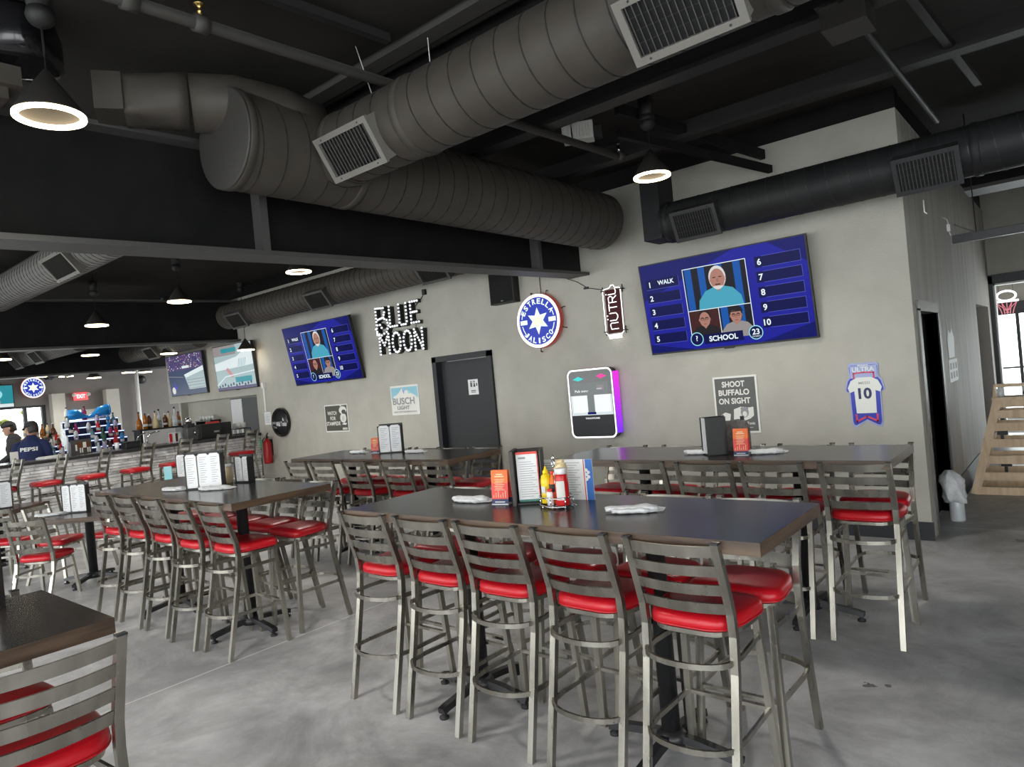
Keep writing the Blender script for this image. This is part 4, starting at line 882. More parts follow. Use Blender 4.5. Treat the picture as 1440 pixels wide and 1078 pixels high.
def quiz(P, b, W, H):
    P.rect(b, 0, W, 0, H, 'tv_navy', 0)
    P.poly(b, [(0, H * .1), (W * .3, 0), (W * .7, 0), (W, H * .15), (W, H * .75), (W * .8, H), (W * .6, H), (W * .0, H * .6)], 'tv_blue', .3)
    P.poly(b, [(W * .66, H * .2), (W * .76, H * .05), (W * .95, H * .3), (W * .9, H * .7), (W * .7, H * .8)], 'tv_blue', .5)
    for i, tx in enumerate(['1', '2', '3', '4', '5']):
        y = H * (.78 - i * .155); P.rect(b, W * .03, W * .25, y - H * .055, y + H * .055, 'tv_box', 1); P.line(b, [(W * .03, y - H * .055), (W * .25, y - H * .055), (W * .25, y + H * .055)], .004, 'tv_line', 1.5)
        P.text(b, tx, W * .055, y, H * .062, 'tv_text', 2, bold=.025)
    P.text(b, 'WALK', W * .165, H * .79, H * .05, 'tv_text', 2, bold=.025)
    for i, tx in enumerate(['6', '7', '8', '9', '10']):
        y = H * (.82 - i * .155); P.rect(b, W * .72, W * .97, y - H * .055, y + H * .055, 'tv_box', 1); P.line(b, [(W * .76, y + H * .055), (W * .97, y + H * .055), (W * .97, y - H * .055), (W * .76, y - H * .055)], .004, 'tv_line', 1.5)
        P.text(b, tx, W * .745, y, H * .066, 'tv_text', 2, bold=.025)
    # picture windows
    x0, x1, ym, y1 = W * .285, W * .67, H * .42, H * .88; yb = H * .085; xm = W * .475
    P.rect(b, x0, x1, yb, y1, 'tv_curtain', 1)
    for f in (.02, .24, .52, .80): P.rect(b, x0 + (x1 - x0) * f, x0 + (x1 - x0) * (f + .11), ym, y1, 'tv_drape', 1.5)
    P.rect(b, x0, xm, yb, ym, 'tv_maroon', 2)
    for f in (.05, .55): P.rect(b, xm + (x1 - xm) * f, xm + (x1 - xm) * (f + .22), yb, ym, 'tv_drape', 2)
    bust(P, b, (x0 + x1) / 2 + W * .015, ym, H * .40, 'tv_shirt', 'tv_skin', 'tv_hair', 3, beard='tv_hair')
    bust(P, b, (x0 + xm) / 2 - W * .0, yb, H * .30, 'tv_dark', 'tv_skin', 'tv_dark', 3, glasses=True)
    bust(P, b, (xm + x1) / 2 + W * .0, yb, H * .30, 'tv_grey', 'tv_skin', 'tv_dark', 3, glasses=True, cap=True)
    for seg in ([(x0, yb), (x0, y1), (x1, y1), (x1, yb)], [(x0, ym), (x1, ym)], [(xm, yb), (xm, ym)]): P.line(b, seg, .007, 'tv_text', 9)
    P.rect(b, W * .36, W * .60, H * .045, H * .15, 'tv_box', 10); P.text(b, 'SCHOOL', W * .48, H * .097, H * .06, 'tv_text', 11, bold=.03)
    for cx, tx in ((W * .315, '?'), (W * .675, '23')):
        P.ell(b, cx, H * .11, H * .075, H * .075, 'tv_cyan', 10); P.ell(b, cx, H * .11, H * .066, H * .066, 'tv_box', 10.5); P.text(b, tx, cx, H * .118, H * .06, 'tv_text', 11, bold=.02)
    P.text(b, 'WORDS', W * .675, H * .07, H * .017, 'tv_text', 11)
def game_crowd(P, b, W, H):
    P.rect(b, 0, W, 0, H, 'tv_field', 0); P.rect(b, 0, W, H * .62, H, 'tv_crowd', .5); R = random.Random(3)
    for i in range(150):
        x, y = R.uniform(0, W * .97), R.uniform(H * .64, H * .98); P.rect(b, x, x + W * .018, y, y + H * .025, R.choice(['tv_violet', 'tv_grey', 'tv_navy', 'tv_rose', 'tv_white']), 1)
    P.poly(b, [(W * .45, H * .5), (W, H * .62), (W, H * .12), (W * .55, H * .12)], 'tv_ice', 1.2); P.poly(b, [(W * .45, H * .5), (W, H * .66), (W, H * .55), (W * .5, H * .42)], 'tv_white', 1.5)
    P.rect(b, W * .42, W * .62, H * .66, H * .72, 'tv_white', 2); P.line(b, [(W * .02, H * .5), (W * .42, H * .44)], .012, 'tv_grey', 2); P.poly(b, [(W * .12, H * .15), (W * .22, H * .15), (W * .15, H * .38)], 'tv_violet', 2)
    for i in range(4): P.rect(b, W * .52, W * .98, H * (.14 + i * .07), H * (.155 + i * .07), 'tv_grey', 2.5)
    P.ell(b, W * .1, H * .13, W * .05, H * .09, 'tv_hair', 2.5)
def game_ice(P, b, W, H):
    P.rect(b, 0, W, 0, H, 'tv_ice', 0); P.poly(b, [(0, H * .62), (W * .6, H * .72), (W, H * .95), (W, H * .5), (0, H * .45)], 'tv_white', .5); P.rect(b, 0, W * .6, H * .78, H, 'tv_grey', .7)
    P.rect(b, W * .22, W * .62, H * .84, H * .94, 'tv_teal', 1.5); P.rect(b, W * .5, W * .92, H * .14, H * .26, 'tv_teal', 1.5); P.poly(b, [(W * .28, H * .46), (W * .34, H * .5), (W * .48, H * .3), (W * .42, H * .26)], 'tv_rose', 1.5)
    P.rect(b, 0, W, 0, H * .06, 'tv_crowd', 1.5); P.line(b, [(0, H * .12), (W * .25, H * .3), (W, H * .36)], .02, 'tv_white', 2)
    for i in range(5): P.line(b, [(W * .62 + i * .06, H * .5), (W * .66 + i * .06, H * .66)], .012, 'tv_teal', 2)
    for i in range(12): P.ell(b, W * (.06 + .075 * i), H * (.08 + .02 * (i % 3)), .03, .03, 'tv_field', 2)
def game_blue(P, b, W, H):
    P.rect(b, 0, W, 0, H, 'tv_teal', 0); P.ell(b, W * .6, H * .6, W * .2, H * .28, 'tv_cyan', 1); P.ell(b, W * .6, H * .62, W * .08, H * .12, 'tv_white', 1.5); P.rect(b, W * .5, W * .75, 0, H * .3, 'tv_rose', 1); P.rect(b, 0, W, 0, H * .15, 'tv_white', 1.5); P.rect(b, 0, W * .4, H * .75, H, 'tv_navy', 1.5)
screen_tv('big screen with numbered blue quiz boards, largest on the wall', -2.56, -.805, 2.88, 1.92, -.20, -.06, quiz)
screen_tv('dimmer quiz screen leaning out above the round black sign', -9.62, -7.735, 3.03, 2.04, -.25, -.06, quiz)
screen_tv('pale icy game screen high above the bar pass-through, beside the second beam', -12.42, -10.95, 2.98, 2.11, -.12, -.06, game_ice)
screen_tv('dark crowd game screen, farthest on the main wall above the bar', -14.55, -12.92, 2.98, 2.12, -.12, -.06, game_crowd)
t = thing('wall_television', 'small teal game screen on the street wall cut by the picture edge', 'television', (-18.95, -3.0, 2.26), 0, 'wall-hung televisions')
b = MB(); b.box(0, .05, 0, 1.1, -.03, .55, 'black'); b.build('casing', t); P = Panel((.052, .02, 0), (0, 1, 0), (0, 0, 1), .002); b = MB(); game_blue(P, b, 1.06, .52); b.build('screen', t)

def tin(name, label, x0, x1, z0, z1, cat='sign', y=-.004):
    t = thing(name, label, cat, ((x0 + x1) / 2, y, z0)); return t, x1 - x0, z1 - z0
# buffalo sign
t, W, H = tin('tin_sign', 'grey tin sign reading SHOOT BUFFALO ON SIGHT in white capitals', -1.915, -1.445, 1.0, 1.6)
P = Panel((-W / 2, -.006, 0)); b = MB(); b.box(-W / 2, W / 2, -.0055, 0, 0, H, 'tin_white'); b.build('plate', t)
b = MB(); m_ = .02; P.rect(b, m_, W - m_, m_, H - m_, 'tin_grey', 1); b.build('field', t)
b = MB()
for s, y, w_ in (('SHOOT', .81, .52), ('BUFFALO', .665, .70), ('ON SIGHT', .515, .72)): P.text(b, s, W * .47, H * (y + .05), H * .105, 'tin_white', 2, w=W * w_, bold=.03)
b.build('lettering', t)
b = MB(); P.poly(b, [(W * .42, H * .24), (W * .44, H * .42), (W * .60, H * .46), (W * .78, H * .44), (W * .88, H * .45), (W * .88, H * .30), (W * .80, H * .25), (W * .68, H * .22), (W * .52, H * .25)], 'tin_white', 2)
P.ell(b, W * .68, H * .36, W * .09, H * .09, 'grey_ink', 3); P.ell(b, W * .68, H * .33, W * .05, H * .05, 'tin_white', 4); P.line(b, [(W * .60, H * .42), (W * .63, H * .45)], .008, 'tin_grey', 4); P.line(b, [(W * .76, H * .42), (W * .73, H * .45)], .008, 'tin_grey', 4)
P.poly(b, [(W * .12, H * .24), (W * .14, H * .33), (W * .24, H * .37), (W * .36, H * .34), (W * .34, H * .24), (W * .26, H * .17), (W * .2, H * .2)], 'tin_white', 2); P.ell(b, W * .17, H * .31, W * .03, H * .025, 'tin_grey', 3)
P.text(b, "Wild n' Tonic", W * .68, H * .17, H * .05, 'tin_white', 2, w=W * .42, bold=.02); P.rect(b, W * .5, W * .84, H * .09, H * .1, 'offwhite', 2); P.rect(b, W * .2, W * .4, H * .05, H * .07, 'offwhite', 2); b.build('picture', t)
# stampede sign
t, W, H = tin('tin_sign', 'olive tin sign reading WATCH FOR STAMPEDE beside the round black sign', -8.93, -8.285, 1.175, 1.64)
P = Panel((-W / 2, -.006, 0), step=.003); b = MB(); b.box(-W / 2, W / 2, -.0055, 0, 0, H, 'tin_white'); b.build('plate', t); b = MB(); P.rect(b, .02, W - .02, .02, H - .02, 'tin_olive', 1); b.build('field', t)
b = MB()
for s, y, c, w_ in (('WATCH', .69, .33, .40), ('FOR', .50, .36, .24), ('STAMPEDE', .31, .36, .60)): P.text(b, s, W * c, H * y, H * .14, 'tin_white', 2, w=W * w_, bold=.03)
b.build('lettering', t); b = MB(); P.ell(b, W * .80, H * .78, W * .16, H * .14, 'tin_white', 2); P.ell(b, W * .84, H * .72, W * .09, H * .08, 'tin_olive', 3); P.ell(b, W * .80, H * .50, W * .13, H * .17, 'tin_white', 2); P.ell(b, W * .80, H * .48, W * .05, H * .1, 'offwhite', 3); P.ell(b, W * .72, H * .95, W * .03, H * .04, 'tin_white', 2)
P.poly(b, [(W * .72, H * .27), (W * .82, H * .33), (W * .94, H * .30), (W * .88, H * .24)], 'tin_white', 2); P.rect(b, W * .74, W * .94, H * .07, H * .15, 'offwhite', 2); b.build('picture', t)
# beer sign with mountains
t, W, H = tin('tin_sign', 'pale blue and white tin beer sign with mountains beside the charcoal door', -7.16, -6.525, 1.395, 1.85)
P = Panel((-W / 2, -.006, 0), step=.003); b = MB(); b.box(-W / 2, W / 2, -.0055, 0, 0, H, 'tin_white'); b.build('plate', t)
b = MB(); P.rect(b, .02, W - .02, H * .5, H - .03, 'sky_blue', 1); pk = [(.03, .52), (.14, .66), (.22, .68), (.34, .78), (.45, .93), (.52, .80), (.62, .84), (.74, .72), (.86, .66), (.97, .56)]
P.poly(b, [(W * .03, H * .40)] + [(W * x, H * y) for x, y in pk] + [(W * .97, H * .40)], 'tin_white', 2); P.poly(b, [(W * .45, H * .93), (W * .52, H * .80), (W * .50, H * .70), (W * .46, H * .78)], 'ultra_pale', 3); P.poly(b, [(W * .62, H * .84), (W * .74, H * .72), (W * .66, H * .70)], 'cyan_print', 3); b.build('picture', t)
b = MB(); P.text(b, 'BUSCH', W * .47, H * .47, H * .23, 'grey_ink', 4, w=W * .78, bold=.02); P.text(b, 'LIGHT', W * .45, H * .25, H * .12, 'grey_ink', 4, w=W * .44, bold=.02); P.text(b, 'HEAD FOR THE MOUNTAINS', W * .5, H * .11, H * .05, 'grey_ink', 4, w=W * .82, bold=.02); b.build('lettering', t)
# round black sign
t = thing('round_sign', 'round black-rimmed sign with small white script by the bar end', 'sign', (-10.27, -.01, 1.395))
b = MB(); b.lathe([(.27, 0), (.27, .05), (.25, .075), (.225, .05), (.215, .02)], 'black_gloss', 40, R=Matrix.Rotation(PI / 2, 3, 'X')); b.build('rim', t)
b = MB(); b.lathe([(.22, 0), (.22, .02), (0, .021)], 'charcoal', 36, R=Matrix.Rotation(PI / 2, 3, 'X')); b.build('face', t)
P = Panel((0, -.024, 0), step=.003); b = MB(); P.text(b, 'Wild Tonica', .0, -.03, .085, 'white', 1, w=.36, bold=.03); P.poly(b, [(.04, .03), (.06, .09), (.08, .05), (.09, .02)], 'white', 1); b.build('lettering', t)
# jersey ribbon sign
t = thing('ribbon_sign', 'blue ribbon-shaped tin sign with white number 10 jersey near the wall corner', 'sign', (-.445, -.003, 1.03))
def ribbon(s):
    o = [(-.118, .0), (-.13, .03), (-.135, .33), (-.165, .34), (-.170, .36), (-.15, .44), (-.125, .475), (-.13, .585), (-.115, .60), (.115, .60), (.13, .585), (.125, .475), (.15, .44), (.170, .36), (.165, .34), (.135, .33), (.13, .03), (.118, .0), (.10, .0), (0, .055), (-.10, .0)]
    return [(x * s, .3 + (y - .3) * s) for x, y in o]
P = Panel((0, -.006, 0), step=.0012); b = MB(); o = ribbon(1.0); b.add([(x, y, z) for y in (-.006, 0) for x, z in o], [tuple(range(len(o)))[::1]] + [(i, (i + 1) % len(o), len(o) + (i + 1) % len(o), len(o) + i) for i in range(len(o))], 'ultra_pale'); b.build('plate', t)
b = MB(); P.poly(b, ribbon(.93), 'ultra_blue', 1); P.rect(b, -.115, .115, .46, .575, 'ultra_pale', 1.5)
for s in (-1, 1): P.line(b, [(s * .085, .46), (s * .085, .505), (0, .51)], .014, 'pink_red', 2); P.line(b, [(s * .088, .115), (s * .088, .055), (0, .10)], .016, 'pink_red', 2)
b.build('ribbon', t)
b = MB(); P.poly(b, [(-.085, .13), (.085, .13), (.09, .34), (.13, .325), (.145, .37), (.115, .435), (.06, .465), (-.06, .465), (-.115, .435), (-.145, .37), (-.13, .325), (-.09, .34)], 'shirt_white', 3); b.build('jersey', t)
b = MB(); P.text(b, 'ULTRA', 0, .54, .045, 'shirt_white', 3, w=.19, bold=.02); P.text(b, 'Michelob', 0, .578, .018, 'shirt_white', 3, w=.09, bold=.02); P.text(b, 'MESSI', 0, .412, .024, 'grey_ink', 4, w=.095, bold=.01); P.text(b, '10', 0, .315, .105, 'navy', 4, w=.115, bold=.035); b.build('lettering', t)
# lit round sign with star
def star(P, b, R, r, n, mat, k, cx=0, cy=0): P.poly(b, [(cx + (R if i % 2 == 0 else r) * math.sin(PI * i / n), cy + (R if i % 2 == 0 else r) * math.cos(PI * i / n)) for i in range(2 * n)], mat, k)
def star_sign(label, loc, R, ax):
    t = thing('star_sign', label, 'illuminated sign', loc, 0, 'round lit star signs'); s = R / .355
    Rm = Matrix.Rotation(PI / 2, 3, 'X') if ax == 'y' else Matrix.Rotation(PI / 2, 3, 'Y')
    b = MB(); b.lathe([(R * .97, .02), (R, .03), (R, .085), (R * .96, .095)], 'sign_red', 44, R=Rm); b.build('rim', t)
    P = Panel((0, -.096, 0) if ax == 'y' else (.096, 0, 0), (1, 0, 0) if ax == 'y' else (0, 1, 0), (0, 0, 1), .002 if ax == 'y' else .004)
    b = MB(); P.ell(b, 0, 0, R * .985, R * .985, 'sign_white', 0, 44); P.ell(b, 0, 0, R * .87, R * .87, 'sign_blue', 1, 44); b.build('face', t)
    b = MB(); star(P, b, R * .50, R * .24, 6, 'sign_ice', 2); star(P, b, R * .30, R * .15, 6, 'sign_yellow', 3); b.build('star', t)
    b = MB(); P.arc_text(b, 'ESTRELLA', 0, 0, R * .72, R * .20, PI / 2, 2.15, 'sign_ice', 2, bold=.03); P.arc_text(b, 'JALISCO', 0, 0, R * .72, R * .20, -PI / 2, 1.75, 'sign_ice', 2, True, bold=.03)
    for q in (-1, 1): P.rect(b, q * R * .65 - R * .16, q * R * .65 + R * .16, -R * .08, R * .08, 'sign_ice', 2); P.line(b, [(q * R * .74 * math.cos(a), R * .74 * math.sin(a)) for a in (.2, .35, .5)], .012 * s, 'sign_ice', 2); P.line(b, [(q * R * .74 * math.cos(a), R * .74 * math.sin(a)) for a in (-.2, -.4, -.65)], .012 * s, 'sign_ice', 2)
    b.build('lettering', t)
    if ax == 'y':
        for a in (.35, 1.25, 1.9, 2.8, 3.5, 4.6, 5.95):
            b = MB(); c, d = math.cos(a) * R, math.sin(a) * R; b.bar([(c * .95, -.03, d * .95), (c * 1.13, -.03, d * 1.13), (c * 1.13, 0, d * 1.13)], .012, .012, 'black'); b.build('standoff', t)
        b = MB(); b.tube([(.03, -.02, R), (.02, -.01, R + .2), (.025, -.005, R + .33)], .005, 'black', 6); b.box(.0, .05, -.03, 0, R + .32, R + .37, 'black'); b.build('power_cord', t)
    return t
star_sign('round lit blue sign with white star on the main wall above the door', (-4.10, -.002, 2.485), .345, 'y')
star_sign('small round lit star sign on the street wall beside a screen', (-18.98, -1.49, 2.69), .26, 'x')
# marquee bulb letters
def marquee(label, rows_, loc, dotr=.017):
    t = thing('marquee_letters', label, 'illuminated sign', loc); strokes = {
        'B': [[(0, 0), (0, 1), (.45, .97), (.5, .8), (.42, .62), (.1, .56)], [(.35, .6), (.6, .5), (.68, .28), (.55, .06), (.25, -.04), (0, .06), (-.06, .22), (.05, .36), (.2, .36), (.28, .24)]], 'L': [[(0, 1), (0, 0), (.5, 0)]], 'U': [[(0, 1), (0, .12), (.12, 0), (.42, 0), (.52, .12), (.52, 1)]],
        'E': [[(.5, 1), (0, 1), (0, 0), (.52, 0)], [(0, .5), (.42, .5)]], 'M': [[(0, 0), (0, 1), (.36, .45), (.72, 1), (.72, 0)]], 'O': [[(.3 + .3 * math.cos(a), .5 + .5 * math.sin(a)) for a in [2 * PI * i / 16 for i in range(17)]]], 'N': [[(0, 0), (0, 1), (.55, 0), (.55, 1)]]}
    for word, x0, z0, pos, h in rows_:
        for ch, dx, hh, dz in pos:
            L = strokes[ch]; P = Panel((x0 + dx, 0, z0 + dz))
            b = MB()
            for st in L: b.bar([(P.o.x + x * h * hh, -.04, P.o.z + y * hh * h) for x, y in st], .055, .075, 'black', up=(0, 1, 0))
            lt = b.build('letter_channel', t)
            for st in L:
                b = MB()
                d = 0; acc = 0
                for (ax_, ay), (bx, by) in zip(st, st[1:]):
                    l = math.hypot(bx - ax_, by - ay) * hh * h; n = max(1, round(l / .052))
                    for i in range(n):
                        f = i / n; b.ball((P.o.x + (ax_ + (bx - ax_) * f) * hh * h, -.085, P.o.z + (ay + (by - ay) * f) * hh * h), dotr, 'bulb_white', 8)
                b.ball((P.o.x + st[-1][0] * hh * h, -.085, P.o.z + st[-1][1] * hh * h), dotr, 'bulb_white', 8)
                b.build('bulb_row', lt)
    b = MB(); b.tube([(.78, -.03, .62), (.95, -.008, .74), (1.04, -.008, .82)], .005, 'black', 6); b.box(1.03, 1.09, -.04, 0, .80, .88, 'black'); b.build('power_cord', t)
    b = MB(); b.tube([(.2, -.03, .33), (.22, -.03, .40)], .006, 'black', 6); b.tube([(.82, -.03, .32), (.84, -.03, .40)], .006, 'black', 6); b.build('link_cords', t)
    return t
marquee('black letters spelling BLUE MOON studded with white bulbs', [('BLUE', 0, .42, [('B', 0, 1.32, -.09), ('L', .32, 1, 0), ('U', .54, 1, 0), ('E', .80, 1, 0)], .31), ('MOON', .04, .02, [('M', 0, 1, 0), ('O', .30, 1, 0), ('O', .55, 1, 0), ('N', .80, 1, 0)], .30)], (-7.25, -.002, 2.335))
# neon bar sign
t = thing('neon_sign', 'narrow white neon sign with vertical lettering left of the big screen', 'illuminated sign', (-3.025, -.002, 2.19))
b = MB(); b.box(-.105, .105, -.03, -.022, .02, .53, 'tv_maroon'); b.build('backing', t)
for x in (-.14, .14):
    for z in (.04, .52):
        b = MB(); b.bar([(x, 0, z), (x, -.06, z), (x * .75, -.06, z)], .012, .012, 'black'); b.bar([(x * .95, -.03, z - .04), (x * .95, -.03, z + .05)], .01, .01, 'black'); b.build('standoff', t)
b = MB(); fr = [(-.12, .03), (-.12, .50), (-.11, .535), (-.03, .545), (0, .575), (.03, .575), (.045, .545), (.11, .535), (.12, .50), (.12, .03), (.09, .0), (-.09, .0)]; b.tube([(x, -.055, z) for x, z in fr], .0055, 'neon_white', 8, closed=True, up=(0, 1, 0)); b.build('neon_outline', t)
b = MB()
def neon_glyph(pts, y0):   # letters run upward, their tops toward -x
    b.tube([(.055 - v * .105, -.055, y0 + u) for u, v in pts], .0055, 'neon_white', 8, up=(0, 1, 0))
neon_glyph([(0, 0), (0, .9), (.05, 1), (.07, .9), (.07, 0)], .065); neon_glyph([(0, 1), (0, .2), (.03, 0), (.06, 0), (.085, .2), (.085, 1)], .165); b.ball((.055 - 1.3 * .105, -.055, .185), .008, 'neon_white', 8); b.ball((.055 - 1.3 * .105, -.055, .225), .008, 'neon_white', 8)
neon_glyph([(0, 1), (.085, 1)], .275); neon_glyph([(.043, 1), (.043, 0)], .275); neon_glyph([(0, 0), (0, 1), (.06, 1), (.075, .75), (.06, .5), (0, .5)], .375); neon_glyph([(.035, .5), (.075, 0)], .375); neon_glyph([(0, 1), (0, .1), (.03, 0), (.06, .1)], .47); b.ball((.055 - 1.25 * .105, -.055, .475), .008, 'neon_white', 8)
b.build('neon_lettering', t); b = MB()
for i in range(3): b.tube([(-.09 + .01 * math.sin(i), -.055, -.012 - i * .014), (.09, -.055, -.012 - i * .014)], .006, 'neon_white', 8, up=(0, 1, 0))
b.build('neon_base', t); b = MB(); b.tube([(-.12, -.03, .54), (-.35, -.008, .60), (-.50, -.006, .70), (-.64, -.005, .76)], .005, 'black', 6); b.box(-.40, -.34, -.02, 0, .59, .615, 'black'); b.build('power_cord', t)
# wall jukebox
t = thing('wall_jukebox', 'wall jukebox touch screen with white rim and purple side glow', 'jukebox', (-3.37, -.002, 1.41)); W, H = .63, .82
def rrect(w, h, r, n=6): return [(sx * (w / 2 - r) + r * math.cos(a), sy * (h / 2 - r) + r * math.sin(a)) for sx, sy, a0 in ((1, 1, 0), (-1, 1, PI / 2), (-1, -1, PI), (1, -1, 3 * PI / 2)) for a in [a0 + PI / 2 * i / n for i in range(n + 1)]]
def slab(pts, y0, y1, mat):
    b = MB(); n = len(pts); b.add([(x, y, z) for y in (y0, y1) for x, z in pts], [tuple(range(n)), tuple(range(n, 2 * n))[::-1]] + [(i, n + i, n + (i + 1) % n, (i + 1) % n) for i in range(n)], mat); return b
slab(rrect(W, H, .07), -.16, -.06, 'black').build('cabinet', t); slab(rrect(W * .8, H * .85, .05), -.06, 0, 'black').build('wall_bracket', t)
P = Panel((0, -.161, 0)); b = MB(); P.line(b, rrect(W - .015, H - .015, .068), .018, 'jk_rim', 1, True); b.build('light_rim', t)
b = MB(); P.poly(b, rrect(W - .03, H - .03, .06), 'black_gloss', 0); P.poly(b, [(-W * .38, H * .36), (-W * .25, H * .40), (-W * .13, H * .36), (-W * .25, H * .33)], 'jk_cyan', 1); P.poly(b, [(W * .15, H * .385), (W * .25, H * .42), (W * .38, H * .385), (W * .25, H * .35)], 'jk_pink', 1)
P.rect(b, -W * .40, W * .40, -H * .05, H * .30, 'jk_grey', 1); P.text(b, 'Pub song', -W * .2, H * .18, H * .045, 'jk_white', 2, w=W * .3, bold=.02); P.rect(b, W * .15, W * .3, H * .19, H * .26, 'tv_grey', 1.5); P.text(b, 'music', W * .2, H * .21, H * .025, 'jk_white', 2)
P.rect(b, -W * .46, W * .46, -H * .17, H * .12, 'tv_white', 1.2); P.rect(b, -W * .42, -W * .09, -H * .13, H * .12, 'jk_white', 2); P.rect(b, W * .08, W * .42, -H * .13, H * .12, 'jk_white', 2); P.rect(b, -W * .08, W * .07, -H * .13, H * .20, 'jk_grey', 2); P.rect(b, -W * .10, W * .09, -H * .16, -H * .125, 'tv_navy', 2.5)
P.rect(b, -W * .46, W * .46, -H * .48, -H * .175, 'charcoal', 1); P.text(b, 'TOUCHTUNES', 0, -H * .215, H * .024, 'jk_white', 2, w=W * .32, bold=.04); b.build('screen', t)
b = MB(); b.box(W * .495, W * .505, -.150, -.02, -H * .44, H * .44, 'purple_glow'); b.build('wall_glow_panel', t, label='added purple panel standing in for the glow on the wall'); b = MB(); b.box(-W * .35, W * .40, -.05, -.012, H * .428, H * .434, 'purple_glow'); b.build('top_light', t)  # glowing side panel added to stand in for purple light on the wall
# loudspeaker, extinguisher, conduit, notice
t = thing('wall_speaker', 'black square loudspeaker under the big roof beam beside the star sign', 'speaker', (-4.63, -.002, 2.985)); b = MB(); b.box(-.205, .205, -.13, 0, -.205, .205, 'black'); b.build('cabinet', t, bevel=.006); P = Panel((-.19, -.1305, -.19)); b = MB(); P.rect(b, 0, .38, 0, .38, 'steel_black', .5); P.rect(b, .17, .21, .015, .025, 'grey_ink', 1); b.build('speaker_grille', t)
t = thing('fire_extinguisher', 'red fire extinguisher with green tag hung at the bar end', 'fire extinguisher', (-10.72, -.10, .64)); b = MB(); b.lathe([(.06, 0), (.075, .01), (.078, .04), (.078, .36), (.06, .42), (.03, .45), (.03, .47)], 'exting', 22); b.build('cylinder', t)
b = MB(); b.box(-.02, .02, -.02, .02, .47, .52, 'black'); b.bar([(0, 0, .52), (.09, -.02, .57)], .02, .012, 'black'); b.bar([(0, 0, .50), (.10, -.02, .50)], .02, .01, 'black'); b.lathe([(.022, 0), (.022, .012)], 'chrome', 12, (0, -.02, .5), Matrix.Rotation(PI / 2, 3, 'X')); b.build('valve_handle', t)
b = MB(); b.tube([(-.02, -.02, .5), (-.09, -.03, .44), (-.095, -.03, .25), (-.09, -.03, .12)], .010, 'black', 8); b.build('hose', t); b = MB(); b.box(-.10, -.03, -.085, -.08, .30, .47, 'green'); b.build('tag', t, label='green inspection tag'); b = MB(); b.box(-.04, .04, .06, .10, .15, .45, 'black'); b.build('wall_hook', t)
t = thing('wall_conduit', 'white wall conduit with a switch box above the round black sign', 'conduit', (-10.78, -.002, 1.62)); b = MB(); b.box(-.025, .025, -.03, 0, 0, .52, 'white_trim'); b.build('raceway', t); b = MB(); b.box(-.04, .04, -.05, 0, .44, .54, 'white_trim'); b.build('switch_box', t)
P = Panel((-10.88, -.004, 1.36)); b = MB(); b.box(-10.88, -10.66, -.004, -.001, 1.36, 1.60, 'white'); 
for i in range(7): P.rect(b, .03, .19 - .02 * (i % 2), .20 - i * .026, .207 - i * .026, 'grey_ink', 1)
props(b.build('wall_notice'), 'white paper notice just beside the round black sign', 'notice')
b = MB(); b.ball((-11.5, -.13, 3.36), .05, 'black', 14, (1, 1.2, 1)); b.box(-11.53, -11.47, -.09, 0, 3.34, 3.39, 'black'); props(b.build('security_camera'), 'small black security camera at the second beam end', 'camera')
b = MB(); b.lathe([(.12, 0), (.12, .04), (.06, .09), (0, .1)], 'black', 20, (-18.99, 1.1, 2.75), Matrix.Rotation(PI / 2, 3, 'Y')); props(b.build('wall_dome'), 'small black dome fitting on the dim wall right of the white pipe column', 'dome camera')
# exit sign
t = thing('exit_sign', 'red lit exit sign on the street wall above the glazed door', 'exit sign', (-18.98, -.44, 2.40)); b = MB(); b.box(0, .05, -.16, .16, -.1, .1, 'exit_red'); b.build('housing', t); P = Panel((.052, 0, 0), (0, 1, 0), (0, 0, 1), .003); b = MB(); P.text(b, 'EXIT', 0, 0, .10, 'sign_white', 1, w=.2, bold=.03); b.build('lettering', t)
for s in (-1, 1): b = MB(); b.lathe([(.03, 0), (.05, .05), (.05, .06)], 'offwhite', 14, (.03, s * .17, .04), Matrix.Rotation(PI / 2, 3, 'Y')); b.build('lamp_head', t)
# papers on the side wall
b = MB(); P = Panel((.003, 1.80, 1.30), (0, 1, 0), (0, 0, 1)); P.rect(b, 0, .66, 0, .25, 'white', 0)
for i in range(3):
    for j in range(2): P.rect(b, .07 + i * .2, .20 + i * .2, .04 + j * .10, .11 + j * .10, 'grey_ink', 1)
props(b.build('wall_notice'), 'white printed notice on the grey side wall by its doorway', 'notice')
b = MB(); P = Panel((.004, 1.84, 1.57), (0, 1.5, 0), (0, 0, 1)); P.poly(b, [(.02, 0), (.46, 0), (.52, .22), (.38, .33), (.25, .27), (.1, .32), (0, .2)], 'white', 0); P.line(b, [(.14, .28), (.07, .42)], .014, 'white', 0); P.line(b, [(.32, .28), (.38, .41)], .014, 'white', 0); props(b.build('paper_cutout'), 'crumpled white paper cutout above the notice on the side wall', 'paper')

